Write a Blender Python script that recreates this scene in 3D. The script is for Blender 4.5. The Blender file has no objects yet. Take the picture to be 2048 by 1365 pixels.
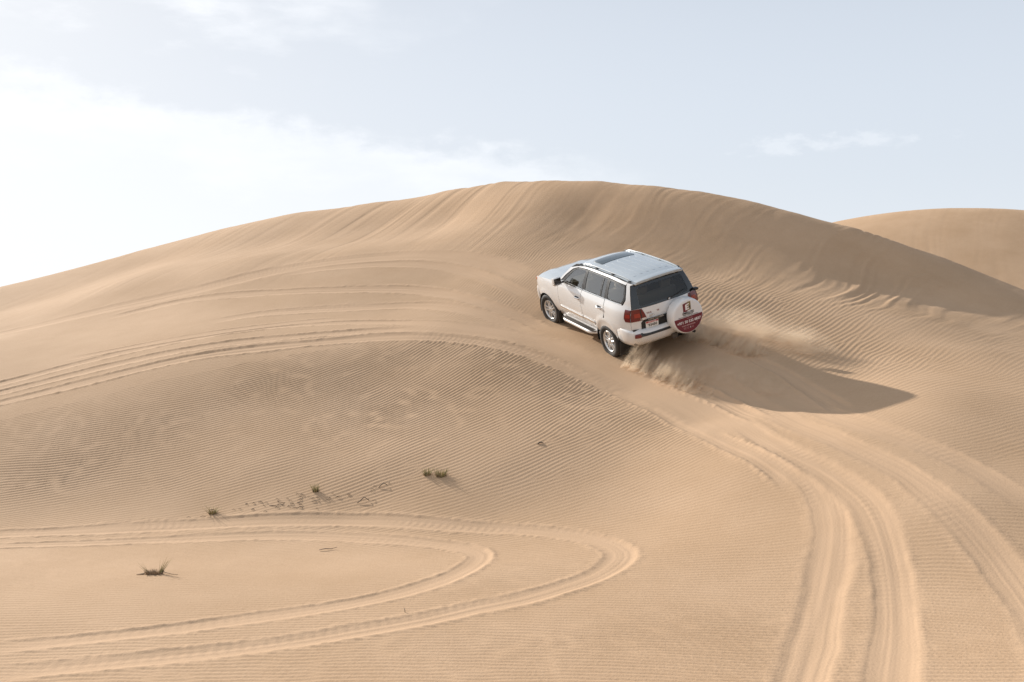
import bpy, bmesh, math, random
import numpy as np
from mathutils import Vector, Matrix

random.seed(7)
scene = bpy.context.scene
COL = scene.collection

# ------------------------------------------------------------------ camera
CAM_H = 3.5
cam_data = bpy.data.cameras.new("camera")
cam_data.sensor_width = 36.0
cam_data.lens = 35.0
cam_data.clip_start = 0.1
cam_data.clip_end = 9000.0
cam = bpy.data.objects.new("camera", cam_data)
cam.location = (0.0, 0.0, CAM_H)
cam.rotation_euler = (math.radians(90.0 - 1.51), 0.0, 0.0)
COL.objects.link(cam)
scene.camera = cam

# ------------------------------------------------------------------ sun and sky
SUN_AZ = math.radians(316.0)     # compass style, from +Y towards +X
SUN_EL = math.radians(25.5)
world = bpy.data.worlds.new("World")
scene.world = world
world.use_nodes = True
wn = world.node_tree.nodes
wl = world.node_tree.links
wn.clear()
w_out = wn.new("ShaderNodeOutputWorld")
w_bg = wn.new("ShaderNodeBackground")
w_bg.inputs["Strength"].default_value = 0.10
w_sky = wn.new("ShaderNodeTexSky")
w_sky.sky_type = 'NISHITA'
w_sky.sun_disc = False
w_sky.sun_elevation = SUN_EL
w_sky.sun_rotation = SUN_AZ
w_sky.altitude = 100.0
w_sky.air_density = 1.0
w_sky.dust_density = 2.0
w_sky.ozone_density = 1.0


def wmath(op, a, b=None, c=None, clamp=False):
    n = wn.new("ShaderNodeMath"); n.operation = op; n.use_clamp = clamp
    for i, v in enumerate((a, b, c)):
        if v is None:
            continue
        if isinstance(v, (int, float)):
            n.inputs[i].default_value = v
        else:
            wl.new(v, n.inputs[i])
    return n.outputs[0]


def wstep(x, lo, hi):
    n = wn.new("ShaderNodeMapRange"); n.interpolation_type = 'SMOOTHSTEP'
    wl.new(x, n.inputs["Value"])
    n.inputs["From Min"].default_value = lo; n.inputs["From Max"].default_value = hi
    return n.outputs["Result"]


def wmix(f, a, b):
    n = wn.new("ShaderNodeMix"); n.data_type = 'RGBA'
    if isinstance(f, (int, float)):
        n.inputs["Factor"].default_value = f
    else:
        wl.new(f, n.inputs["Factor"])
    for s_, v in (("A", a), ("B", b)):
        sock = [i for i in n.inputs if i.identifier == s_ + "_Color"][0]
        if isinstance(v, tuple):
            sock.default_value = v
        else:
            wl.new(v, sock)
    return [o for o in n.outputs if o.identifier == "Result_Color"][0]


# thin desert haze over the whole sky, and fair-weather cloud low in the sky
w_tc = wn.new("ShaderNodeTexCoord")
w_sep = wn.new("ShaderNodeSeparateXYZ")
wl.new(w_tc.outputs["Generated"], w_sep.inputs[0])
w_az = wmath('MULTIPLY', wmath('ARCTAN2', w_sep.outputs[0], w_sep.outputs[1]), 57.2958)
w_el = wmath('MULTIPLY', wmath('ARCSINE', w_sep.outputs[2]), 57.2958)


def wnoise(sx, sy, scale, detail, rough, off=0.0):
    c = wn.new("ShaderNodeCombineXYZ")
    wl.new(wmath('MULTIPLY_ADD', w_az, sx, off), c.inputs[0])
    wl.new(wmath('MULTIPLY', w_el, sy), c.inputs[1])
    n = wn.new("ShaderNodeTexNoise")
    n.inputs["Scale"].default_value = scale; n.inputs["Detail"].default_value = detail; n.inputs["Roughness"].default_value = rough
    wl.new(c.outputs[0], n.inputs["Vector"])
    return wmath('SUBTRACT', n.outputs["Fac"], 0.5)


SKY_HAZE = (7.9, 8.45, 9.3, 1)
CLOUD = (10.0, 10.1, 10.3, 1)


def wvec(op, a, b):
    n = wn.new("ShaderNodeVectorMath"); n.operation = op
    for i, v in enumerate((a, b)):
        if isinstance(v, tuple):
            n.inputs[i].default_value = v
        else:
            wl.new(v, n.inputs[i])
    return n.outputs[0]


# the haze also spreads out the glow round the sun
K = (11.0, 11.0, 11.0)
soft_sky = wvec('DIVIDE', wvec('MULTIPLY', w_sky.outputs["Color"], K), wvec('ADD', w_sky.outputs["Color"], K))
sky_col = wmix(wmath('MULTIPLY_ADD', wstep(w_el, 48.0, 8.0), 0.54, 0.10), soft_sky, SKY_HAZE)
# long cloud bank whose top sinks from left to right
bank_top = wmath('MULTIPLY_ADD', w_az, -0.115, 9.4)
n1 = wnoise(1.0, 2.2, 0.22, 9.0, 0.58)
n2 = wnoise(1.0, 3.0, 0.16, 6.0, 0.55, 31.0)
depth = wmath('SUBTRACT', wmath('MULTIPLY_ADD', n1, 5.5, bank_top), w_el)
edge = wstep(wmath('MULTIPLY_ADD', wnoise(1.0, 1.8, 0.9, 8.0, 0.65, 12.0), 1.2, depth), -0.5, 1.5)
body = wmath('MULTIPLY_ADD', wstep(wmath('MULTIPLY_ADD', n2, 9.0, depth), -0.5, 5.0), -0.45, 1.0)
right_end = wstep(wmath('MULTIPLY_ADD', n2, 10.0, w_az), 9.0, -3.0)
bank = wmath('MULTIPLY', wmath('MULTIPLY', edge, body), right_end)
# veil high on the left, and one small flat cloud on the right
veil = wmath('MULTIPLY', wstep(wmath('MULTIPLY_ADD', n2, 14.0, w_el), 14.0, 18.5), wstep(wmath('MULTIPLY_ADD', n1, 20.0, w_az), -2.0, -22.0))
dx = wmath('DIVIDE', wmath('SUBTRACT', w_az, 17.3), 5.4)
dy = wmath('DIVIDE', wmath('SUBTRACT', w_el, 9.35), 0.55)
rr = wmath('ADD', wmath('MULTIPLY', dx, dx), wmath('MULTIPLY', dy, dy))
puff = wstep(wmath('MULTIPLY_ADD', wnoise(1.0, 2.0, 0.55, 8.0, 0.62, 77.0), -6.5, rr), 1.2, -0.4)
cover = wmath('MAXIMUM', wmath('MULTIPLY', bank, 0.42), wmath('MAXIMUM', wmath('MULTIPLY', veil, 0.5), wmath('MULTIPLY', puff, 0.17)))
low = wmath('MULTIPLY', wstep(w_el, 9.0, -1.0), 0.35)
sky_col = wmix(low, sky_col, SKY_HAZE)
sky_col = wmix(cover, sky_col, CLOUD)
wl.new(sky_col, w_bg.inputs["Color"])
wl.new(w_bg.outputs["Background"], w_out.inputs["Surface"])

sun_data = bpy.data.lights.new("sun", 'SUN')
sun_data.energy = 5.0
sun_data.angle = math.radians(0.6)
sun_data.color = (1.0, 0.94, 0.86)
sun = bpy.data.objects.new("sun", sun_data)
sun_dir = Vector((math.sin(SUN_AZ) * math.cos(SUN_EL), math.cos(SUN_AZ) * math.cos(SUN_EL), math.sin(SUN_EL)))
sun.rotation_euler = (-sun_dir).to_track_quat('-Z', 'Y').to_euler()
COL.objects.link(sun)

vs = scene.view_settings
vs.view_transform = 'Standard'
vs.look = 'None'
vs.exposure = 0.28
vs.gamma = 1.0
vs.use_curve_mapping = False
scene.cycles.use_denoising = True
scene.cycles.denoising_input_passes = 'RGB_ALBEDO_NORMAL'
scene.cycles.denoising_prefilter = 'ACCURATE'
scene.cycles.max_bounces = 8
scene.cycles.volume_bounces = 2


# measured points of the place, in metres
DUNE_POINTS = [(-14.00, 3.00, 0.000), (-9.00, 3.00, 0.000), (-4.00, 3.00, 0.000), (0.00, 3.00, 0.000), (4.00, 3.00, 0.000), (-6.86, 9.50, -0.039), (-4.93, 9.50, -0.039), (-3.01, 9.50, -0.039), (-1.08, 9.50, -0.039), (0.85, 9.50, -0.039), (2.28, 9.45, -0.020), (3.70, 9.40, -0.002), (4.78, 9.20, 0.073), (6.28, 9.00, 0.147), (-8.97, 13.40, -0.022), (-6.94, 13.40, -0.022), (-4.57, 13.40, -0.022), (-2.19, 13.40, -0.022), (-0.16, 13.30, 0.005), (1.83, 13.10, 0.057), (3.70, 12.70, 0.162), (5.40, 12.20, 0.294), (7.31, 11.80, 0.399), (-11.06, 17.20, 0.028), (-7.98, 17.10, 0.049), (-5.32, 16.90, 0.089), (-2.71, 16.60, 0.150), (-0.20, 16.20, 0.230), (2.16, 15.50, 0.372), (4.22, 14.50, 0.647), (6.10, 13.80, 0.925), (9.00, 3.00, 0.050), (-9.76, 18.90, 0.643), (-7.34, 18.80, 0.658), (-4.86, 18.40, 0.718), (-2.49, 18.00, 0.779), (-0.21, 17.60, 0.839), (1.97, 17.30, 0.885), (3.91, 16.30, 1.118), (-12.70, 20.60, 1.115), (-8.98, 20.40, 1.241), (-5.98, 20.70, 1.521), (-2.85, 20.70, 1.730), (-0.24, 20.20, 1.773), (1.71, 19.30, 1.557), (3.45, 18.20, 1.393), (-8.01, 22.00, 1.951), (-4.77, 22.40, 2.374), (-1.95, 22.30, 2.491), (0.28, 21.50, 2.311), (-13.31, 21.60, 1.271), (-11.44, 22.20, 1.602), (-9.49, 22.90, 2.095), (-7.40, 23.60, 2.599), (-5.07, 23.80, 2.866), (-2.06, 23.60, 3.050), (-0.28, 23.00, 2.899), (1.06, 22.00, 2.483), (2.34, 20.60, 1.894), (3.56, 18.80, 1.465), (-16.00, 26.00, 2.324), (-13.38, 26.00, 2.455), (-10.89, 26.30, 2.840), (-8.24, 26.30, 3.236), (-5.62, 26.40, 3.500), (-2.95, 26.20, 3.631), (-0.94, 25.40, 3.602), (-18.45, 30.00, 2.747), (-15.43, 30.00, 2.973), (-10.90, 30.00, 3.801), (-7.04, 29.60, 4.317), (-3.99, 29.00, 4.518), (-1.77, 28.40, 4.568), (-0.05, 27.40, 4.462), (-17.99, 35.00, 3.588), (-13.20, 34.00, 4.693), (-8.67, 33.00, 5.319), (-5.20, 32.00, 5.504), (-2.70, 31.00, 5.519), (-0.36, 30.00, 5.499), (-13.79, 38.00, 5.443), (-8.79, 37.00, 6.280), (-4.94, 36.00, 6.655), (-2.14, 34.50, 6.782), (-29.42, 46.00, 3.615), (-30.07, 47.01, 3.495), (-31.58, 49.37, 2.865), (-35.35, 55.27, 1.015), (-25.38, 45.00, 4.358), (-25.97, 46.05, 4.238), (-27.35, 48.48, 3.608), (-30.79, 54.58, 1.758), (-22.86, 44.50, 4.839), (-23.41, 45.57, 4.719), (-24.69, 48.06, 4.089), (-27.89, 54.28, 2.239), (-19.28, 44.00, 5.551), (-19.77, 45.10, 5.431), (-20.89, 47.66, 4.801), (-23.70, 54.07, 2.951), (-15.60, 43.00, 6.365), (-16.01, 44.13, 6.245), (-16.97, 46.76, 5.615), (-19.36, 53.34, 3.765), (-12.08, 42.00, 7.118), (-12.41, 43.15, 6.998), (-13.18, 45.84, 6.368), (-15.12, 52.57, 4.518), (-8.70, 41.00, 7.707), (-8.95, 42.17, 7.587), (-9.54, 44.91, 6.957), (-10.99, 51.76, 5.107), (-5.46, 39.80, 7.981), (-5.62, 40.99, 7.861), (-6.00, 43.76, 7.231), (-6.95, 50.70, 5.381), (-2.36, 38.00, 8.252), (-2.43, 39.20, 8.132), (-2.61, 41.99, 7.502), (-3.04, 48.98, 5.652), (-0.44, 36.60, 8.369), (-0.45, 37.80, 8.249), (-0.49, 40.60, 7.619), (-0.57, 47.60, 5.769), (1.34, 35.20, 8.236), (1.38, 36.40, 8.116), (1.49, 39.20, 7.486), (1.76, 46.19, 5.636), (2.98, 33.80, 8.030), (3.08, 35.00, 7.910), (3.33, 37.78, 7.280), (3.94, 44.76, 5.430), (4.53, 32.80, 7.749), (4.69, 33.99, 7.629), (5.08, 36.76, 6.999), (6.03, 43.70, 5.149), (6.04, 32.10, 7.467), (6.26, 33.28, 7.347), (6.78, 36.03, 6.717), (8.07, 42.91, 4.867), (7.48, 31.40, 7.082), (7.76, 32.57, 6.962), (8.41, 35.29, 6.332), (10.03, 42.10, 4.482), (8.85, 30.70, 6.604), (9.19, 31.85, 6.484), (9.96, 34.54, 5.854), (11.90, 41.27, 4.004), (10.19, 30.10, 6.138), (10.58, 31.24, 6.018), (11.48, 33.89, 5.388), (13.72, 40.52, 3.538), (11.03, 29.90, 5.866), (11.44, 31.03, 5.746), (12.41, 33.65, 5.116), (14.83, 40.22, 3.266), (12.84, 31.00, 5.426), (13.29, 32.11, 5.306), (14.37, 34.70, 4.676), (17.04, 41.16, 2.826), (14.40, 31.00, 4.821), (14.90, 32.09, 4.701), (16.08, 34.63, 4.071), (19.03, 40.98, 2.221), (15.67, 30.50, 4.188), (16.22, 31.57, 4.068), (17.50, 34.06, 3.438), (20.70, 40.28, 1.588), (17.72, 30.00, 3.349), (18.33, 31.03, 3.229), (19.75, 33.44, 2.599), (23.31, 39.47, 0.749), (11.94, 29.20, 5.241), (12.48, 28.40, 4.710), (12.82, 27.60, 4.289), (13.37, 26.00, 3.526), (14.18, 24.00, 2.777), (1.15, 30.20, 5.694), (3.29, 29.00, 5.171), (5.28, 28.00, 4.693), (6.52, 27.30, 4.431), (7.69, 26.60, 4.167), (8.72, 25.70, 3.861), (9.70, 24.90, 3.562), (10.52, 23.90, 3.200), (11.13, 22.70, 2.816), (2.48, 31.80, 6.684), (4.95, 30.30, 6.155), (6.99, 29.30, 5.702), (8.54, 28.60, 5.291), (10.27, 28.20, 4.772), (11.31, 27.30, 4.253), (12.01, 26.40, 3.738), (3.11, 27.40, 4.832), (4.94, 26.20, 4.288), (6.12, 25.60, 3.988), (7.20, 24.90, 3.687), (8.15, 24.00, 3.380), (9.04, 23.20, 3.127), (10.01, 21.50, 2.690), (5.05, 23.60, 3.322), (5.92, 22.40, 2.937), (7.24, 21.30, 2.537), (8.18, 19.70, 2.312), (7.10, 19.00, 2.191), (9.08, 18.50, 2.104), (4.46, 20.80, 2.350), (5.74, 19.80, 2.106), (6.37, 18.20, 1.944), (7.35, 17.80, 2.041), (7.50, 17.00, 1.875), (8.46, 16.40, 1.684), (5.10, 17.60, 1.551), (6.29, 16.10, 1.473), (7.48, 15.20, 1.279), (5.15, 15.10, 1.064), (1.09, 24.88, 3.365), (1.83, 25.18, 3.570), (2.55, 25.47, 3.831), (1.70, 23.63, 3.033), (2.44, 23.93, 3.239), (3.16, 24.22, 3.500), (2.33, 22.38, 2.641), (3.06, 22.68, 2.847), (3.79, 22.97, 3.108)]
RIPPLE_SAMPLES = [(-4.66, 9.96, 3.0, 0.088), (-2.14, 9.96, 3.0, 0.088), (0.89, 9.98, -4.0, 0.088), (2.3, 9.94, -7.0, 0.088), (5.03, 10.38, -21.0, 0.088), (5.67, 11.72, -20.0, 0.088), (-4.61, 12.6, 8.0, 0.088), (-1.49, 13.12, 3.0, 0.088), (1.12, 12.55, -3.0, 0.088), (3.28, 13.65, -19.0, 0.088), (3.29, 15.32, -16.0, 0.088), (-7.62, 17.27, 17.0, 0.088), (-3.64, 17.0, 19.0, 0.088), (-1.05, 16.74, 18.0, 0.088), (1.04, 16.4, 13.0, 0.088), (-9.04, 19.42, 12.0, 0.088), (-6.66, 19.62, 13.0, 0.088), (-4.19, 19.6, 24.0, 0.088), (-1.68, 19.14, 32.0, 0.088), (0.51, 18.03, 36.0, 0.088), (2.41, 17.3, 20.0, 0.088), (-7.76, 21.29, 12.0, 0.088), (-4.59, 21.5, 28.0, 0.088), (-2.42, 21.48, 42.0, 0.088), (-0.8, 21.6, 52.0, 0.088), (0.58, 20.59, 59.0, 0.088), (1.73, 19.58, 63.0, 0.088), (2.72, 18.26, 49.0, 0.088), (-6.91, 26.28, 40.0, 0.088), (-3.56, 25.87, 63.0, 0.088), (-1.6, 25.62, 69.0, 0.088), (-2.05, 28.32, 61.0, 0.088), (-4.76, 29.27, 43.0, 0.088), (-0.63, 28.42, 65.0, 0.088), (0.53, 29.25, 70.0, 0.088), (-0.37, 30.72, 67.0, 0.088), (5.23, 25.07, 60.0, 0.12), (6.1, 24.5, 57.0, 0.12), (6.8, 23.52, 54.0, 0.12), (7.55, 22.23, 46.0, 0.12), (8.37, 20.16, 39.0, 0.12), (10.26, 21.8, 44.0, 0.12), (6.38, 20.59, 51.0, 0.12), (8.37, 17.04, 25.0, 0.088)]
# x, y, wind ripples, long streaks, sand slides
SURFACE_SAMPLES = [(-4.66, 9.96, 1.0, 0.0, 0.0), (-2.14, 9.96, 1.1, 0.0, 0.0), (0.89, 9.98, 1.3, 0.0, 0.0), (2.24, 10.39, 1.3, 0.0, 0.0), (4.88, 10.41, 1.5, 0.0, 0.0), (5.67, 12.12, 0.9, 0.0, 0.0), (-4.61, 12.6, 0.45, 0.0, 0.0), (-2.2, 13.4, 0.4, 0.0, 0.0), (0.47, 12.16, 0.7, 0.0, 0.0), (2.47, 12.99, 0.6, 0.0, 0.0), (3.63, 15.12, 0.45, 0.0, 0.0), (2.52, 15.29, 0.45, 0.0, 0.0), (-8.41, 17.1, 0.4, 0.0, 0.0), (-6.2, 16.96, 0.3, 0.0, 0.0), (-3.6, 16.83, 0.45, 0.0, 0.0), (-1.04, 16.6, 0.6, 0.0, 0.0), (1.03, 16.24, 0.5, 0.0, 0.0), (-8.55, 18.35, 0.9, 0.0, 0.0), (-5.74, 18.25, 0.8, 0.0, 0.0), (-2.93, 17.94, 0.8, 0.0, 0.0), (-0.21, 17.61, 0.75, 0.0, 0.0), (2.38, 17.12, 0.5, 0.0, 0.0), (3.56, 16.57, 0.35, 0.0, 0.0), (-9.42, 20.24, 0.8, 0.0, 0.0), (-6.86, 20.21, 0.8, 0.0, 0.0), (-4.27, 20.02, 0.95, 0.0, 0.0), (-1.73, 19.79, 1.2, 0.0, 0.0), (0.74, 19.39, 1.2, 0.0, 0.0), (2.55, 18.31, 1.0, 0.0, 0.0), (-7.92, 21.75, 0.65, 0.0, 0.0), (-4.73, 22.16, 0.85, 0.0, 0.0), (-1.99, 22.76, 1.0, 0.0, 0.0), (-0.27, 22.0, 1.2, 0.0, 0.0), (1.32, 20.88, 1.2, 0.0, 0.0), (-6.91, 26.28, 0.55, 0.0, 0.0), (-3.56, 25.87, 0.8, 0.0, 0.0), (-1.61, 25.86, 1.0, 0.0, 0.0), (-1.77, 28.4, 1.0, 0.1, 0.0), (-4.07, 29.63, 0.8, 0.1, 0.0), (-0.64, 28.82, 1.0, 0.1, 0.0), (0.82, 29.2, 1.0, 0.2, 0.0), (-0.37, 30.72, 0.9, 0.4, 0.0), (-10.64, 25.7, 0.2, 0.0, 0.0), (-12.11, 24.72, 0.2, 0.05, 0.0), (-9.04, 28.86, 0.15, 0.1, 0.0), (-12.63, 30.53, 0.1, 0.25, 0.0), (-16.91, 36.48, 0.0, 0.5, 0.0), (-12.3, 33.88, 0.0, 0.6, 0.0), (-9.39, 35.77, 0.0, 0.7, 0.0), (-5.78, 35.59, 0.1, 0.8, 0.0), (-3.11, 35.64, 0.1, 1.0, 0.0), (-1.29, 34.77, 0.1, 1.0, 0.0), (0.1, 32.84, 0.1, 1.0, 0.2), (0.88, 31.5, 0.2, 0.8, 0.4), (-8.17, 38.49, 0.0, 0.8, 0.0), (-4.22, 37.64, 0.0, 0.9, 0.0), (2.03, 32.14, 0.0, 0.15, 0.6), (3.57, 31.54, 0.0, 0.0, 0.7), (3.41, 30.09, 0.0, 0.0, 0.6), (4.96, 30.4, 0.0, 0.0, 0.7), (6.32, 29.63, 0.0, 0.0, 0.7), (7.69, 29.17, 0.0, 0.0, 0.8), (8.89, 28.32, 0.0, 0.0, 1.3), (9.6, 27.51, 0.0, 0.0, 1.7), (10.69, 28.2, 0.0, 0.0, 1.9), (11.26, 27.16, 0.0, 0.0, 2.0), (11.58, 26.35, 0.0, 0.0, 1.6), (12.17, 25.34, 0.15, 0.0, 0.4), (4.86, 25.75, 1.0, 0.0, 0.0), (5.93, 24.83, 1.1, 0.0, 0.0), (6.91, 23.88, 1.1, 0.0, 0.0), (7.55, 22.23, 0.9, 0.0, 0.0), (6.32, 21.84, 0.7, 0.0, 0.0), (8.22, 21.08, 0.7, 0.0, 0.0), (8.46, 19.2, 0.35, 0.0, 0.0), (9.34, 22.51, 0.2, 0.0, 0.1), (10.05, 20.92, 0.3, 0.0, 0.0), (6.58, 18.8, 0.35, 0.0, 0.0), (5.49, 18.94, 0.35, 0.0, 0.0), (7.25, 16.44, 0.25, 0.0, 0.0), (7.64, 15.53, 0.3, 0.0, 0.0), (5.79, 15.83, 0.3, 0.0, 0.0), (5.8, 13.92, 0.35, 0.0, 0.0), (12.56, 28.6, 0.5, 0.0, 0.0), (13.35, 27.25, 0.5, 0.0, 0.0), (3.13, 22.58, 0.15, 0.0, 0.0), (1.55, 24.42, 0.2, 0.0, 0.0), (3.38, 20.6, 0.1, 0.0, 0.0), (2.21, 21.37, 0.1, 0.0, 0.0), (0.87, 22.91, 0.1, 0.0, 0.0), (24.0, 62.0, 0.0, 0.25, 0.0), (32.0, 62.0, 0.0, 0.25, 0.0), (30.0, 70.0, 0.0, 0.3, 0.0)]
# centre line, half width, depth, height of the berms, seed
WHEEL_TRACKS = [([(-9.06, 16.1), (-8.39, 16.22), (-7.21, 16.33), (-5.61, 16.48), (-3.53, 16.49), (-2.26, 16.31), (-1.0, 15.92), (0.2, 15.57), (0.89, 15.18), (1.35, 14.71), (1.55, 14.19), (1.44, 13.72), (1.11, 13.17), (0.61, 12.66), (0.1, 12.21), (-0.44, 11.87), (-1.01, 11.43), (-1.8, 10.97), (-2.3, 10.69), (-3.02, 10.38), (-3.95, 10.07), (-5.06, 9.74), (-5.39, 9.64)], 0.21, 0.0161, 0.0112, 101), ([(-8.66, 15.38), (-8.02, 15.5), (-6.53, 15.68), (-4.99, 15.83), (-3.39, 15.83), (-2.15, 15.54), (-1.26, 15.2), (-0.71, 14.88), (-0.47, 14.49), (-0.52, 14.03), (-0.74, 13.41), (-1.13, 12.8), (-1.64, 12.26), (-2.24, 11.84), (-3.03, 11.43), (-3.77, 11.05), (-4.73, 10.69), (-5.42, 10.46), (-5.79, 10.35)], 0.175, 0.0119, 0.0105, 111), ([(1.81, 6.84), (2.39, 8.45), (2.73, 9.35), (3.2, 10.51), (3.73, 11.89), (4.23, 13.11), (4.53, 14.0), (4.64, 14.8), (4.55, 15.69), (4.4, 16.76), (4.13, 18.4), (3.65, 19.83), (3.2, 20.78), (2.73, 21.61), (2.41, 22.23)], 0.26, 0.0195, 0.006, 121), ([(2.57, 6.82), (3.21, 8.41), (3.57, 9.32), (4.21, 10.85), (4.71, 12.25), (4.96, 13.21), (5.08, 14.06), (5.02, 14.74), (4.83, 15.55), (4.56, 16.29), (4.33, 17.34), (4.15, 18.89)], 0.25, 0.0195, 0.006, 131), ([(4.48, 7.3), (5.06, 8.86), (5.72, 10.69), (5.93, 11.45), (6.07, 12.43), (6.06, 13.25), (5.98, 14.01), (5.86, 14.98), (5.49, 16.12), (5.13, 17.4), (4.85, 18.68), (4.47, 19.94), (3.97, 21.0)], 0.26, 0.0136, 0.006, 141), ([(7.07, 13.26), (7.03, 13.99), (6.91, 14.81), (6.69, 15.5), (6.24, 16.38), (5.79, 17.53), (5.41, 19.0), (4.85, 20.27)], 0.24, 0.011, 0.005, 151), ([(-11.97, 21.35), (-11.33, 21.98), (-9.42, 22.73), (-7.34, 23.39), (-5.03, 23.62), (-3.26, 23.69), (-1.93, 23.44), (-0.86, 23.07), (0.29, 22.41), (1.36, 21.52), (2.33, 20.49), (3.13, 19.07), (3.72, 17.35), (4.18, 15.93), (4.41, 14.92)], 0.22, 0.019, 0.015, 161), ([(-12.39, 22.09), (-11.7, 22.71), (-9.74, 23.5), (-7.53, 24.03), (-5.16, 24.24), (-3.34, 24.24), (-1.97, 23.91)], 0.2, 0.019, 0.013, 171), ([(-12.79, 22.83), (-12.04, 23.38), (-10.09, 24.37), (-7.83, 24.99), (-5.91, 25.35), (-4.1, 25.22), (-2.4, 24.65), (-0.89, 24.0)], 0.2, 0.019, 0.013, 181), ([(-11.21, 24.66), (-9.1, 25.02), (-7.3, 25.32), (-5.46, 25.63), (-3.91, 25.65)], 0.16, 0.011, 0.007, 191), ([(-3.01, 24.52), (-1.5, 24.01), (-0.28, 23.6), (0.87, 22.91), (1.92, 21.73), (2.86, 20.57), (3.65, 19.27), (4.13, 17.22)], 0.42, 0.011, 0.005, 201), ([(-15.54, 28.01), (-15.26, 29.66), (-12.57, 30.4), (-9.6, 30.67), (-7.27, 31.22), (-5.06, 31.12), (-3.46, 30.81), (-2.02, 30.13), (-0.64, 28.97), (0.49, 27.4)], 0.4, 0.019, 0.007, 211), ([(-12.07, 29.17), (-10.05, 29.7), (-7.7, 29.28), (-5.37, 28.61), (-3.14, 27.98), (-1.82, 27.1), (-0.57, 25.76), (0.32, 24.82), (0.91, 23.88)], 0.25, 0.019, 0.012, 221), ([(-8.28, 26.42), (-6.8, 26.86), (-4.35, 26.75), (-2.58, 26.46), (-1.2, 25.52), (-0.17, 24.52), (0.66, 23.55)], 0.26, 0.016, 0.01, 231), ([(-7.17, 30.82), (-4.96, 30.53), (-3.06, 29.93), (-1.5, 28.84), (-0.05, 26.9), (0.6, 26.06)], 0.22, 0.013, 0.007, 241), ([(4.17, 22.69), (4.72, 22.04), (5.27, 21.15), (5.68, 20.32), (5.89, 19.0), (5.97, 17.54)], 0.2, 0.029, 0.015, 271), ([(2.53, 22.3), (3.08, 21.39), (3.65, 20.37), (4.18, 19.51), (4.69, 18.04)], 0.2, 0.033, 0.018, 281)]

# ------------------------------------------------------------------ small helpers
def mat(name):
    m = bpy.data.materials.new(name)
    m.use_nodes = True
    return m, m.node_tree.nodes, m.node_tree.links, m.node_tree.nodes["Principled BSDF"]


def smooth01(t):
    t = np.clip(t, 0.0, 1.0)
    return t * t * (3 - 2 * t)


def lattice(ix, iy, seed):
    h = (ix * 374761393 + iy * 668265263 + seed * 974634277) & 0xffffffff
    h = ((h ^ (h >> 13)) * 1274126177) & 0xffffffff
    h = h ^ (h >> 16)
    return (h & 0xffff) / 32767.5 - 1.0


def vnoise(x, y, seed=0):
    x0 = np.floor(x); y0 = np.floor(y)
    fx = x - x0; fy = y - y0
    fx = fx * fx * (3 - 2 * fx); fy = fy * fy * (3 - 2 * fy)
    ix = x0.astype(np.int64); iy = y0.astype(np.int64)
    a = lattice(ix, iy, seed); b = lattice(ix + 1, iy, seed)
    c = lattice(ix, iy + 1, seed); d = lattice(ix + 1, iy + 1, seed)
    return (a * (1 - fx) + b * fx) * (1 - fy) + (c * (1 - fx) + d * fx) * fy


def fbm(x, y, seed=0, octaves=3):
    s = 0.0; a = 0.6
    for k in range(octaves):
        s = s + a * vnoise(x, y, seed + 17 * k)
        x = x * 2.03 + 11.3; y = y * 2.03 - 7.1
        a *= 0.5
    return s


def shepard(px, py, pts, vals, soft=0.8, power=1.6):
    """inverse distance interpolation of vals (n, k) given at pts (n, 2)"""
    vals = np.asarray(vals, float)
    num = np.zeros(px.shape + (vals.shape[1],)); den = np.zeros(px.shape)
    for (qx, qy), v in zip(pts, vals):
        w = ((px - qx) ** 2 + (py - qy) ** 2 + soft * soft) ** -power
        den += w
        num += w[..., None] * v
    return num / den[..., None]


# ------------------------------------------------------------------ the dunes: large form
_C = np.array(DUNE_POINTS, float)


def tps_solve(P, lam=1e-3):
    n = len(P); X = P[:, :2] / 10
    d2 = ((X[:, None] - X[None]) ** 2).sum(-1)
    K = .5 * d2 * np.log(d2 + 1e-12) + lam * np.eye(n)
    Q = np.concatenate([np.ones((n, 1)), X], 1)
    M = np.block([[K, Q], [Q.T, np.zeros((3, 3))]])
    return X, np.linalg.solve(M, np.concatenate([P[:, 2], np.zeros(3)]))


_TX, _TS = tps_solve(_C)


def tps_height(x, y):
    X = x / 10; Y = y / 10
    z = _TS[-3] + _TS[-2] * X + _TS[-1] * Y
    for i in range(len(_TX)):
        d2 = (X - _TX[i, 0]) ** 2 + (Y - _TX[i, 1]) ** 2
        z += _TS[i] * .5 * d2 * np.log(d2 + 1e-12)
    return z


def cubic_raster(img, fx, fy):
    """Catmull-Rom lookup of a raster at fractional cell positions"""
    ny, nx = img.shape
    ix = np.floor(fx).astype(int); iy = np.floor(fy).astype(int)
    tx = fx - ix; ty = fy - iy

    def cub(t):
        return (-.5 * t + t * t - .5 * t ** 3, 1 - 2.5 * t * t + 1.5 * t ** 3, .5 * t + 2 * t * t - 1.5 * t ** 3, -.5 * t * t + .5 * t ** 3)
    wx = cub(tx); wy = cub(ty)
    out = np.zeros(fx.shape)
    for j in range(4):
        yy = np.clip(iy + j - 1, 0, ny - 1)
        row = np.zeros(fx.shape)
        for i in range(4):
            row += img[yy, np.clip(ix + i - 1, 0, nx - 1)] * wx[i]
        out += row * wy[j]
    return out


NX0, NY0, NCELL = -50.0, -2.0, 0.2
_gx, _gy = np.meshgrid(np.arange(NX0, 50.01, NCELL), np.arange(NY0, 62.01, NCELL))
_NEAR = np.zeros(_gx.shape)
_sel = (np.hypot(_gx, _gy) < 61.5) & (np.abs(_gx) < 1.5 * np.maximum(_gy, 0) + 4)
_NEAR[_sel] = tps_height(_gx[_sel], _gy[_sel])


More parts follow.
